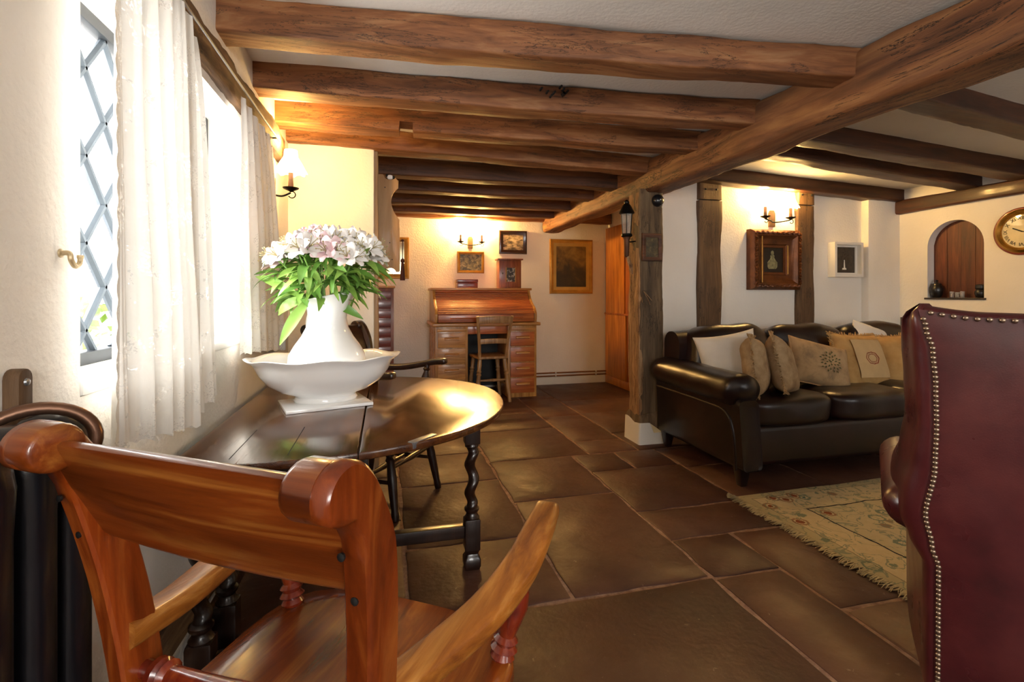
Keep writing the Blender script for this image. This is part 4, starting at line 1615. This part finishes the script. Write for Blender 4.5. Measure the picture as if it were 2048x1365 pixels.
# tambour slats
cv = smoothpts([(p.x, p.y, p.z) for p in curve[8:]], 3)
tot = [0]
for a, c in zip(cv[:-1], cv[1:]):
    tot.append(tot[-1] + (c - a).length)
ns = 17
tam = None
lead = B().box(-dw + .03, -dd + .004, .812, dw - .03, -dd + .026, .892).obj('tambour_rail', 'desk_red', dk, bev=.003)
for xh in (-.26, .26):
    B().prism([(-dd + .004, .842), (-dd - .018, .848), (-dd - .016, .856), (-dd + .004, .862)], xh - .13, xh + .13, 'x').obj('handle', 'desk_red', lead, bev=.002)
for i in range(ns):
    s0 = tot[-1] * (i + .5) / ns
    j = max(q for q in range(len(tot)) if tot[q] <= s0)
    j = min(j, len(cv) - 2)
    t_ = (s0 - tot[j]) / max(1e-6, tot[j + 1] - tot[j])
    p = cv[j].lerp(cv[j + 1], t_)
    dv = (cv[j + 1] - cv[j]).normalized()
    h2 = tot[-1] / ns * .47
    nv_ = V(0, -dv.z, dv.y)
    ol = []
    for u, o2 in ((-1, 0), (-.7, .005), (0, .0075), (.7, .005), (1, 0), (1, -.006), (-1, -.006)):
        q = p + dv * h2 * u + nv_ * (o2 + .002)
        ol.append((q.y, q.z))
    B().prism(ol, -dw + .028, dw - .028, 'x').obj('slat', 'desk_red', dk, smooth=60)
B().box(-dw - .02, -dd + .255, 1.15, dw + .02, dd, 1.175).obj('top_shelf', 'desk', dk, bev=.006)
B().box(-dw + .02, dd - .03, .805, dw - .02, dd - .01, 1.15).obj('back_panel', 'desk', dk)

# things on the desk
bx = thing('wooden_box', 'plain mahogany box on top of the desk', 'box', (.905, 5.66, 1.1765))
B().box(-.115, -.07, 0, .115, .07, .062).obj('box_body', 'mahog', bx, bev=.004)
B().box(-.118, -.073, .064, .118, .073, .098).obj('lid', 'mahog', bx, bev=.004)
cb = thing('key_cabinet', 'small wooden cabinet with a photograph in its door, on the desk', 'cabinet', (1.405, 5.68, 1.1765))
B().box(-.13, -.07, 0, .13, .08, .325).obj('carcass', 'cabwood', cb, bev=.003)
B().box(-.15, -.09, .325, .15, .09, .342).obj('cornice', 'cabwood', cb, bev=.005)
dr = B().box(-.118, -.084, .012, .118, -.071, .312).obj('door', 'cabwood', cb, bev=.003)
B().box(-.050, -.088, .075, .052, -.0845, .235).obj('photograph', 'art_bw', dr, smooth=0)
for xx, ww, za, zb in ((-.058, .008, .068, .243), (.052, .008, .068, .243)):
    B().box(xx, -.091, za, xx + ww, -.084, zb).obj('bead', 'gilt', dr, bev=.001)
B().lathe([(.004, 0), (.004, .008), (.009, .012), (.006, .018)], 10, Matrix.Translation((-.098, -.084, .17)) @ Rx).obj('knob', 'dark', dr)

# ------------------------------------------------------------------ kitchen chair at the desk
kc = thing('kitchen_chair', 'pale wooden kitchen chair pushed up to the desk', 'chair', (1.055, 5.14, 0), R_(4))
ol = [(-.155, -.17), (.155, -.17), (.18, .10), (.17, .19), (-.17, .19), (-.18, .10)]
B().prism(ol, .445, .472, 'z').obj('seat', 'kchair', kc, bev=.01, seg=3)
for sx in (-1, 1):
    B().tube(smoothpts([(sx * .14, -.155, .465), (sx * .148, -.175, .60), (sx * .165, -.205, .75), (sx * .182, -.235, .885)], 5), (.015, .019), 12).obj('back_post', 'kchair', kc)
    for yt, yb in ((-.13, -.175), (.14, .18)):
        b = B()
        turned(b, (sx * .175, yb, 0), (sx * .13, yt, .45), LEG)
        b.obj('leg', 'kchair', kc)
    b = B()
    turned(b, (sx * .158, -.16, .17), (sx * .158, .16, .17), STR, 10)
    b.obj('stretcher', 'kchair', kc)
b = B()
turned(b, (-.155, -.157, .23), (.155, -.157, .23), STR, 10)
b.obj('stretcher', 'kchair', kc)
for zc, hh, yy, ww in ((.845, .075, -.228, .172), (.625, .05, -.182, .15)):
    rings = []
    for i in range(13):
        q = -1 + i / 6
        rings.append([(q * ww, yy - .012 * (1 - q * q) + a_, zc + b_ + .006 * (1 - q * q)) for a_, b_ in rrect(.016, hh, .006, 3, 9)])
    B().loft(rings).obj('back_rail', 'kchair', kc)


# ------------------------------------------------------------------ pictures
def ringframe(w, h, prof):
    """prof: (outset from the opening edge, y)"""
    rings = []
    for o, y in prof:
        x, z = w / 2 + o, h / 2 + o
        rings.append([(-x, y, -z), (x, y, -z), (x, y, z), (-x, y, z)])
    return B().loft(rings, cap=False, loop=True)


def picture(name, label, loc, rz, w, h, fw, fd, mframe, mart, mmount=None, mw=.0, cat='picture', prof=None, glass=False):
    """w,h outer size; hangs with its back at y=0, front toward -y"""
    t = thing(name, label, cat, loc, rz)
    ow, oh = w - 2 * fw, h - 2 * fd * 0 - 2 * fw
    pr = prof or [(0, -fd * .45), (.0, -fd * .6), (fw * .25, -fd * .75), (fw * .6, -fd), (fw * .9, -fd * .85), (fw, -fd * .5), (fw, 0), (0, 0)]
    ringframe(ow, oh, pr).obj('frame', mframe, t, smooth=30)
    if mmount:
        ringframe(ow - 2 * mw, oh - 2 * mw, [(0, -fd * .40), (mw, -fd * .42), (mw, -.003), (0, -.003)]).obj('mount', mmount, t, smooth=0)
    cw, ch = ow - 2 * mw, oh - 2 * mw
    art = B().box(-cw / 2, -fd * .30, -ch / 2, cw / 2, -.002, ch / 2).obj('canvas', mart, t, smooth=0)
    return t, art


YW = YF - .001
picture('landscape_picture', 'large dark landscape picture in a gilt frame on the far wall', (2.243, YW, 1.45), 0, .565, .675, .048, .03, 'gilt', 'art_land', 'mount', .038)
picture('village_photograph', 'sepia village photograph in a dark wooden frame above the desk', (1.497, YW, 1.733), 0, .345, .282, .048, .025, 'dchair_x', 'art_photo')
picture('woodland_picture', 'small woodland picture in a light wooden frame under the twin lamp', (.981, YW, 1.483), 0, .322, .256, .034, .022, 'gilt', 'art_wood')
# gilt mirror half hidden behind the nib
mt_, _ = picture('gilt_mirror', 'gilt framed mirror on the far wall, half hidden by the shaped board', (.04, YW, 1.52), 0, .455, .475, .055, .03, 'gilt', 'mirror', cat='mirror')
# ornate picture behind the sofa
t, art = picture('ornate_picture', 'portrait in a deep ornate gilt frame under the twin lamp by the sofa', (3.155, YS - .004, 1.392), 0, .49, .50, .15, .075, 'gilt_dark', 'art_lady',
                 prof=[(0, -.020), (.004, -.028), (.022, -.030), (.03, -.042), (.06, -.048), (.085, -.066), (.10, -.078), (.12, -.080), (.135, -.07), (.15, -.045), (.15, 0), (0, 0)])
for x0, z0, x1, z1 in ((-.245, .25, .245, .25), (.245, .25, .245, -.25), (-.245, -.25, .245, -.25), (-.245, -.25, -.245, .25)):
    n_ = 18
    pts = []
    for i in range(n_ * 3 + 1):
        q = i / (n_ * 3)
        x, z = x0 + (x1 - x0) * q, z0 + (z1 - z0) * q
        f_ = .88 + .014 * math.sin(q * n_ * pi)
        pts.append((x * f_, -.082 - .006 * math.sin(q * n_ * pi * 2), z * f_))
    B().tube(pts, .011, 8).obj('carved_edge', 'gilt_dark', t)
B().tube([(-.155, -.074, -.19), (-.155, -.074, .19)], .006, 8).obj('gold_bead', 'gilt', t)
B().tube([(.118, -.052, -.12), (.118, -.052, .12)], .005, 8).obj('gold_bead', 'gilt', t)
fig = B().lathe([(.035, -.075), (.048, -.06), (.05, -.02), (.03, .0), (.018, .02), (.022, .035), (.010, .045), (.016, .055), (.014, .07), (.004, .078)], 16)
fg = B()
fg.add([(v.x - .01, -.024 + v.y * .06, v.z) for v in fig.v], fig.f)
fg.obj('painted_figure', 'art_lady_fig', art)
# white box frame
t, art = picture('box_frame', 'white box frame with a pale tree on grey, near the corner', (3.895, YS - .001, 1.405), 0, .305, .30, .022, .075, 'boxframe', 'art_box', 'boxframe', .016,
                 prof=[(0, -.03), (0, -.075), (.022, -.075), (.022, 0), (0, 0)])
tr = B().prism([(-.006, -.07), (.008, -.07), (.004, .0), (-.003, .0)], -.026, -.0225, 'y')
tr.obj('paper_trunk', 'boxframe', art, smooth=0)
rr2 = random.Random(4)
for i in range(26):
    a, rr_ = rr2.uniform(0, 2 * pi), .055 * math.sqrt(rr2.random())
    x, z = rr_ * math.cos(a), .03 + rr_ * math.sin(a) * .9
    B().lathe([(.001, 0), (.005, .001), (.001, .002)], 6, Matrix.Translation((x, -.0225, z)) @ Rx).obj('paper_leaf', 'slate' if i % 3 else 'twig', art)
B().prism([(-.022, -.085), (.022, -.085), (.018, -.07), (-.018, -.07)], -.026, -.0225, 'y').obj('paper_pot', 'boxframe', art, smooth=0)
# small picture on the post
picture('small_picture', 'small dim picture in a brown frame hung on the oak post', (1.915, 3.338, 1.452), 0, .165, .205, .03, .018, 'oak_xd', 'art_post')


# ------------------------------------------------------------------ lamps
def point(name, loc, power, rad=.035):
    d = bpy.data.lights.new(name, 'POINT')
    d.energy, d.color, d.shadow_soft_size = power, LAMP, rad
    o = bpy.data.objects.new(name, d)
    COL.objects.link(o)
    o.location = loc
    return o


def pleated(bld_r0, bld_r1, h, mat4, n=64):
    def fn(r, z, a):
        rr = r * (1 + .05 * math.cos(16 * a))
        zz = z - (.006 * math.cos(8 * a) if z < .001 else 0)
        return (rr * math.cos(a), rr * math.sin(a), zz)
    pr = [(bld_r1, 0), (bld_r1 * .86, h * .14), (bld_r1 * .66, h * .42), (bld_r0 * 1.12, h * .68), (bld_r0, h)]
    b = B()
    b.lathe(pr + [(r - .002, z) for r, z in reversed(pr)], n, mat4, False, fn)
    return b


def candle(t, x, y, z, rod='iron', hook=True, light=7.0, sh=(.030, .066, .10)):
    """drip pan, candle tube, bulb and lit shade"""
    T_ = Matrix.Translation((x, y, z))
    B().lathe([(.004, -.012), (.010, -.008), (.036, .004), (.040, .010), (.036, .010), (.010, .0)], 20, T_).obj('drip_pan', rod, t)
    B().lathe([(.0125, .002), (.0135, .02), (.012, .05), (.0128, .085), (.010, .088)], 14, T_).obj('candle_tube', 'oak_xd', t)
    if hook:
        pts = [(x + .006 + .017 * math.cos(a), y - .004, z - .026 + .017 * math.sin(a)) for a in [pi * .6 - i * .42 for i in range(12)]]
        B().tube(pts, .003, 6).obj('scroll_hook', rod, t)
    shd = pleated(sh[0], sh[1], sh[2], Matrix.Translation((x, y, z + .088))).obj('lamp_shade', 'shade', t)
    B().lathe([(.006, .088), (.017, .11), (.020, .128), (.012, .148), (.002, .156)], 12, T_).obj('bulb', 'bulb', t)
    return (x, y, z + .15)


def twin(label, loc, rz, plate, power):
    t = thing('twin_wall_lamp', label, 'wall lamp', loc, rz, 'twin candle wall lamps')
    B().prism([(-.030, -.055), (.030, -.055), (.030, .06), (.018, .085), (-.018, .085), (-.030, .06)], -.016, 0, 'y').obj('back_plate', plate, t, bev=.003)
    B().tube(smoothpts([(-.125, -.075, .0), (-.06, -.07, -.014), (0, -.03, -.018), (.06, -.07, -.014), (.125, -.075, .0)], 6), .005, 8).obj('arm', 'iron', t)
    for sx in (-1, 1):
        candle(t, sx * .125, -.078, .012)
    c, s_ = math.cos(rz), math.sin(rz)
    for sx in (-1, 1):
        lx, ly = sx * .125, -.078
        point('lamp_light', (loc[0] + lx * c - ly * s_, loc[1] + lx * s_ + ly * c, loc[2] + .245), power)
    return t


twin('twin candle wall lamp with lit shades above the desk', (.975, YW, 1.70), 0, 'oak_z', 31)
twin('twin candle wall lamp with lit shades behind the sofa', (3.155, YS - .001, 1.725), 0, 'oak_z', 30)
lp = thing('single_wall_lamp', 'single candle wall lamp with a lit shade beside the lace curtain', 'wall lamp', (XL + .001, 2.77, 1.63))
B().prism([(-.025, -.05), (.025, -.05), (.025, .07), (-.025, .07)], 0, .014, 'x').obj('back_plate', 'oak_z', lp, bev=.003)
B().tube(smoothpts([(.01, 0, -.02), (.05, 0, -.024), (.09, 0, -.005)], 6), .005, 8).obj('arm', 'iron', lp)
candle(lp, .09, 0, .01, sh=(.030, .078, .115))
point('lamp_light', (XL + .091, 2.77, 1.63 + .25), 10)

# ------------------------------------------------------------------ curtains, rod, hooks
def curtain(label, y0t, y1t, y0b, y1b, zt, zb0, zb1, x0, folds, amp, seed, name='lace_curtain'):
    nu, nv = 120, 60
    vs, fs = [], []
    for i in range(nv + 1):
        q = i / nv
        e = q ** .7
        for j in range(nu + 1):
            u = j / nu
            y = (y0t + (y1t - y0t) * u) * (1 - e) + (y0b + (y1b - y0b) * u) * e
            zb = zb0 + (zb1 - zb0) * u + .008 * abs(math.sin(u * folds * 3.1 * pi))
            z = zt + (zb - zt) * q
            ph = u * folds * 2 * pi + .6 * math.sin(q * 2 + seed)
            x = x0 + amp * (.35 + .65 * q) * (math.sin(ph) + .35 * math.sin(ph * 2.3 + seed)) + .01 * noise.noise(Vector((u * 3, q * 2, seed)))
            vs.append((x, y + .006 * math.cos(ph), z))
    for i in range(nv):
        for j in range(nu):
            a = i * (nu + 1) + j
            fs.append((a, a + 1, a + nu + 2, a + nu + 1))
    t = thing(name, label, 'curtain', (x0, (y0b + y1b) / 2, min(zb0, zb1)), 0, 'lace curtains at the leaded window')
    off = V(x0, (y0b + y1b) / 2, min(zb0, zb1))
    b = B().add([Vector(v) - off for v in vs], fs)
    b.obj('drape', 'lace', t, smooth=80)
    # scalloped edging down the near side
    vs2, fs2 = [], []
    for i in range(nv * 2 + 1):
        q = i / (nv * 2)
        k0 = min(int(q * nv), nv - 1)
        fr = q * nv - k0
        p = Vector(vs[k0 * (nu + 1)]).lerp(Vector(vs[(k0 + 1) * (nu + 1)]), fr)
        wv = .012 + .007 * abs(math.sin(q * 22 * pi))
        vs2 += [p - off, p + V(.003, -wv, 0) - off]
    for i in range(nv * 2):
        fs2.append((2 * i, 2 * i + 1, 2 * i + 3, 2 * i + 2))
    B().add(vs2, fs2).obj('scalloped_edge', 'lace', t, smooth=80)
    return t


curtain('near lace curtain hanging in front of the leaded window', 1.10, 1.50, 1.10, 1.56, 1.845, .805, .735, -.500, 5, .022, 1.0)
curtain('short lace panel just behind the near lace curtain', 1.46, 1.62, 1.50, 1.82, 1.845, .745, .765, -.530, 3, .012, 2.0)
curtain('far lace curtain hanging beside the single wall lamp', 2.06, 2.60, 2.05, 2.92, 1.845, .875, .80, -.522, 5, .018, 3.3)
rd = thing('curtain_rod', 'slim grey curtain rod across the oak lintel', 'curtain rod', (-.500, 1.8, 1.852))
B().tube([(0, -1.0, 0), (0, .85, 0)], .0045, 10).obj('rod', 'rod', rd)
for yy in (-.9, .80):
    B().tube([(0, yy, 0), (-.06, yy, -.004)], .004, 8).obj('bracket', 'iron', rd)
hk = thing('tieback_hook', 'small brass tieback hook on the wall left of the leaded window', 'hook', (XL, 1.075, 1.165))
B().tube(smoothpts([(.0, -.02, .012), (.018, -.02, .012), (.022, -.02, -.004), (.022, -.004, -.018), (.022, .014, -.010), (.022, .017, .010)], 6), [.006] * 28 + [.0075] * 3, 8).obj('hook', 'hookm', hk)
B().lathe([(.011, 0), (.010, .004), (.005, .006)], 12, Matrix.Translation((0, -.02, .012)) @ Matrix.Rotation(pi / 2, 4, 'Y')).obj('rose', 'hookm', hk)
hk.scale = (.75, .75, .75)
ih = thing('iron_hook', 'black iron hook in the wall above the far lace curtain', 'hook', (XL, 2.70, 1.885))
B().tube(smoothpts([(.0, 0, .02), (.02, 0, .03), (.032, 0, .015), (.03, 0, -.02), (.026, 0, -.04)], 5), .0045, 8).obj('hook', 'iron', ih)
wb = thing('wall_strap', 'worn wooden strap screwed to the wall above the black radiator', 'strap', (XL, .935, .87))
ol = [(-.016, -.1), (.016, -.1)] + [(.016 * math.cos(a), .10 + .016 * math.sin(a)) for a in [pi * i / 8 for i in range(9)]]
B().prism(ol, .0, .022, 'x').obj('strap', 'oak_z', wb, bev=.003)
B().lathe([(.006, 0), (.005, .003), (.002, .004)], 10, Matrix.Translation((.022, 0, .095)) @ Matrix.Rotation(pi / 2, 4, 'Y')).obj('screw', 'rod', wb)

# ------------------------------------------------------------------ radiator
rad = thing('radiator', 'black cast-iron column radiator against the window wall', 'radiator', (-.492, .61, 0))
for i in range(8):
    y = -.30 + i * .085
    rings = []
    for z, wx, wy in ((.03, .018, .018), (.035, .04, .030), (.09, .052, .036), (.14, .050, .030), (.80, .050, .030), (.86, .052, .036), (.895, .046, .034), (.915, .030, .024), (.922, .014, .012)):
        ring = []
        for j in range(28):
            a = 2 * pi * j / 28
            c, s_ = math.cos(a), math.sin(a)
            groove = 1 - (.20 * math.exp(-(c / .28) ** 2) if .1 < z < .85 else .08 * math.exp(-(c / .28) ** 2))
            m = (abs(c) ** 3 + abs(s_) ** 3) ** (-1 / 3)
            ring.append((wx * c * m, y + wy * s_ * m * groove, z))
        rings.append(ring)
    B().loft(rings).obj('section', 'radiator', rad, smooth=60)
for zz in (.10, .85):
    B().tube([(0, -.34, zz), (0, .34, zz)], .022, 14).obj('connecting_tube', 'radiator', rad)
rg = thing('copper_ring', 'worn copper ring slung over the end of the black radiator', 'ring', (-.485, .86, .885))
pts = [(.066 * math.cos(a), .018 * math.cos(a) + .012 * math.sin(a), .050 * math.sin(a)) for a in [2 * pi * i / 36 for i in range(36)]]
B().tube(pts, .0095, 10, True).obj('ring', 'copper', rg)

# ------------------------------------------------------------------ shaped board, ornament, tassel, cabinet
ol = [(-.045, 1.25), (-.015, 1.25)]
ol += [(.030 - .038 * math.cos(a), 1.25 + .026 * math.sin(a)) for a in [pi * i / 10 for i in range(11)]]
ol += [(.090, 1.25), (.096, 1.255), (.094, 1.45), (.092, 1.592)]
ol += [(p.x, p.y) for p in smoothpts([(.080, 1.608, 0), (.058, 1.640, 0), (.042, 1.685, 0), (.040, 1.725, 0), (.052, 1.765, 0), (.074, 1.792, 0), (.084, 1.800, 0)], 4)]
ol += [(.086, 1.848), (.072, 1.858)]
ol += [(.032 + .034 * math.cos(a), 1.868 - .016 * math.sin(a)) for a in [pi * i / 8 for i in range(9)]]
ol += [(-.012, 1.885), (-.045, 1.885)]
bd = thing('shaped_board', 'pale shaped wooden board with a scalloped edge at the end of the nib', 'board', (0, 3.37, 0))
B().prism(ol, -.012, .014, 'y').obj('board', 'boardwood', bd, bev=.002)
for x, z in ((.0, 1.80), (.03, 1.44), (-.02, 1.33), (.045, 1.33)):
    B().lathe([(.004, 0), (.004, .001), (.001, .0015)], 8, Matrix.Translation((x, -.012, z)) @ Rx).obj('nail_hole', 'dark', bd)
og = thing('china_ornament', 'tiny black and white china ornament on top of the shaped board', 'ornament', (.032, 3.372, 1.853))
puff((0, 0, .018), (.040, .022, .032), 2.2, 6).obj('body', 'china', og)
puff((-.02, 0, .028), (.018, .018, .018), 2.2, 5).obj('head', 'dark', og)
puff((.022, 0, .018), (.018, .020, .022), 2.2, 5).obj('haunch', 'dark', og)
ts = thing('tassel', 'maroon tassel on a cord hanging from the shaped board', 'tassel', (.112, 3.37, 1.195))
B().tube([(-.016, 0, .26), (.002, 0, .262), (.0, 0, .20), (0, 0, .135)], .0028, 6).obj('cord', 'tassel', ts)
puff((0, 0, .262), (.018, .018, .018), 2.2, 5).obj('knot', 'tassel', ts)
B().lathe([(.004, .145), (.012, .137), (.013, .122), (.008, .115), (.010, .11), (.014, .06), (.0165, .0), (.003, .0)], 14).obj('skirt', 'tassel', ts)
fc = thing('drawer_cabinet', 'tall reddish drawer cabinet behind the nib wall', 'cabinet', (-.14, 5.63, 0))
B().box(-.23, -.20, .0, .23, .20, 1.17).obj('carcass', 'cabwood', fc, bev=.005)
B().box(-.245, -.215, 1.17, .245, .205, 1.195).obj('top', 'desk', fc, bev=.008)
for i in range(11):
    z = .06 + i * .099
    d_ = B().box(-.20, -.208, z, .20, -.199, z + .092).obj('drawer', 'mahog', fc, bev=.003)
    B().lathe([(.004, 0), (.004, .008), (.009, .013), (.006, .019)], 10, Matrix.Translation((0, -.208, z + .046)) @ Rx).obj('knob', 'brass', d_)

# ------------------------------------------------------------------ things on the post
ln = thing('carriage_lantern', 'black iron carriage lantern on the left side of the post', 'lantern', (1.745, 3.40, 1.38))
B().lathe([(.010, .0), (.018, .01), (.022, .13), (.030, .15)], 10).obj('stem', 'copper', ln)
B().lathe([(.034, .150), (.042, .158), (.040, .172), (.036, .175)], 12).obj('collar', 'iron', ln)
B().lathe([(.032, .175), (.043, .32), (.040, .32), (.029, .177)], 6, None, False).obj('glass', 'clear', ln, smooth=0)
for i in range(6):
    a = 2 * pi * i / 6
    B().tube([(.033 * math.cos(a), .033 * math.sin(a), .172), (.045 * math.cos(a), .045 * math.sin(a), .325)], .0028, 6).obj('bar', 'iron', ln)
B().lathe([(.046, .320), (.058, .328), (.050, .345), (.030, .385), (.018, .40), (.020, .412), (.010, .425), (.002, .43)], 12).obj('cap', 'iron', ln)
B().tube(smoothpts([(.0, 0, .12), (.03, 0, .115), (.062, 0, .12), (.075, 0, .12)], 4), .005, 8).obj('bracket', 'iron', ln)
bl = thing('door_bell', 'round black bell fixed high on the oak post', 'bell', (1.962, 3.335, 1.80))
B().lathe([(.046, 0), (.046, .010), (.040, .026), (.024, .038), (.006, .042)], 28, Rx).obj('gong', 'radiator', bl)
B().lathe([(.007, .040), (.006, .048), (.002, .050)], 10, Rx).obj('screw', 'rod', bl)
tag(B().tube(smoothpts([(2.005, 3.345, 1.76), (2.030, 3.40, 1.68), (2.037, 3.50, 1.55), (2.034, 3.535, 1.30), (2.038, 3.54, 1.0), (2.036, 3.54, .2)], 8), .004, 8).obj('bell_cable', 'cable'), 'white cable running down the wall beside the oak post', 'cable')
tw = thing('dried_sprig', 'dried twiggy sprig pinned to the oak post', 'sprig', (1.845, 3.335, 1.10))
rr2 = random.Random(12)
for i in range(9):
    a = rr2.uniform(-2.6, .6)
    L = rr2.uniform(.06, .13)
    x, z = L * math.cos(a) * .5 + .02, L * math.sin(a)
    B().tube(smoothpts([(.0, 0, .03), (x * .5 + rr2.uniform(-.02, .02), -.012, .02 + z * .5), (x, -.02, .02 + z)], 4), .0022, 5).obj('twig', 'twig' if i % 3 else 'bark', tw)
B().tube(smoothpts([(.0, -.0, .03), (.012, -.004, -.02), (.030, -.004, -.07), (.045, 0, -.125)], 5), [(.008 + .007 * math.sin(pi * i / 15)) for i in range(16)], 7).obj('spike', 'bark', ln)

# ------------------------------------------------------------------ niche and clock on the right wall
nb_ = thing('arched_panel', 'arched wooden panel at the back of the wall niche', 'panel', (XR + .083, nc, NZ0))
for i in range(4):
    ya, yb = -nr + 2 * nr * i / 4 + .001, -nr + 2 * nr * (i + 1) / 4 - .001
    pts = [(ya, 0), (yb, 0)]
    for q in range(7):
        y = yb + (ya - yb) * q / 6
        pts.append((y, (NZS - NZ0) + math.sqrt(max(0, nr * nr - y * y)) - .001))
    B().prism(pts, -.010 - .0015 * (i % 2), -.001, 'x').obj('plank', 'nicheboard', nb_, smooth=0)
nsl = tag(B().box(XR - .012, NY0 - .015, NZ0 - .014, XR + .07, NY1 + .02, NZ0 + .001).obj('niche_shelf', 'slate', bev=.003), 'thin dark shelf in the foot of the arched niche', 'shelf')
pot = thing('dark_pot', 'dark lidded pot at the left of the niche', 'pot', (XR + .035, 3.195, NZ0 + .001))
B().lathe([(.025, 0), (.032, .01), (.044, .045), (.046, .075), (.036, .10), (.030, .108)], 18).obj('body', 'darkpot', pot)
B().lathe([(.033, .106), (.030, .116), (.012, .126), (.008, .132), (.012, .142), (.004, .150)], 16).obj('lid', 'darkpot', pot)
pot = thing('dark_jar', 'squat dark jar at the right of the niche', 'jar', (XR + .035, 2.875, NZ0 + .001))
B().lathe([(.022, 0), (.030, .008), (.037, .035), (.035, .055), (.026, .066)], 18).obj('body', 'darkpot', pot)
B().lathe([(.027, .066), (.034, .074), (.032, .098), (.024, .104), (.004, .108)], 16).obj('lid', 'darkpot', pot)
for y, lab, h in ((3.075, 'left of three small glasses in the niche', .05), (3.035, 'middle of three small glasses in the niche', .045), (2.998, 'right of three small glasses in the niche', .052)):
    g_ = thing('small_glass', lab, 'glass', (XR + .03, y, NZ0 + .001), 0, 'small glasses in the niche')
    B().lathe([(.012, 0), (.014, .002), (.016, h), (.0145, h), (.0125, .006), (.003, .005)], 14).obj('cup', 'clear', g_)
clk = thing('wall_clock', 'round gilt clock with roman numerals on the niche wall', 'clock', (XR - .001, 2.590, 1.56), -pi / 2)
# local: front toward -y
B().lathe([(.150, 0), (.170, .0), (.172, .012), (.166, .020), (.160, .022), (.150, .02), (.150, 0)], 56, Rx, False).obj('outer_rim', 'clockred', clk)
B().lathe([(.118, .012), (.122, .026), (.138, .034), (.156, .026), (.160, .018), (.150, .012), (.118, .012)], 56, Rx, False).obj('gilt_ring', 'brass', clk)
B().lathe([(.001, .008), (.122, .008), (.122, .012), (.06, .0145), (.001, .015)], 48, Rx).obj('dial', 'clockface', clk)
for i, tx in enumerate(['XII', 'I', 'II', 'III', 'IIII', 'V', 'VI', 'VII', 'VIII', 'IX', 'X', 'XI']):
    cu = bpy.data.curves.new('numeral', 'FONT')
    cu.body = tx
    cu.size = .034
    cu.align_x, cu.align_y = 'CENTER', 'CENTER'
    cu.extrude = .0006
    tmp = bpy.data.objects.new('numeral_tmp', cu)
    COL.objects.link(tmp)
    bpy.context.view_layer.update()
    me = bpy.data.meshes.new_from_object(tmp)
    bpy.data.objects.remove(tmp)
    me.materials.clear()
    me.materials.append(M['dark'])
    a = -2 * pi * i / 12
    o = bpy.data.objects.new('numeral', me)
    COL.objects.link(o)
    o.parent = clk
    o.matrix_local = Matrix.Rotation(-a, 4, 'Y') @ Matrix.Translation((0, -.0145, .094)) @ Matrix.Rotation(pi / 2, 4, 'X')
for L, a, wv in ((.055, -1.1, .004), (.085, 1.9, .003)):
    B().box(-wv, -.019, -.012, wv, -.0175, L, Matrix.Rotation(a, 4, 'Y')).obj('hand', 'dark', clk, smooth=0)
# small dark recess in the wall beside the sofa
sl = thing('wall_socket', 'small dark recessed plate low on the niche wall by the sofa', 'plate', (XR, 3.435, .85))
B().box(-.004, -.035, -.05, .006, .035, .05).obj('plate', 'darkpot', sl, bev=.002)
B().box(-.007, -.026, -.04, -.003, .026, .04).obj('inner_plate', 'dark', sl, bev=.002)
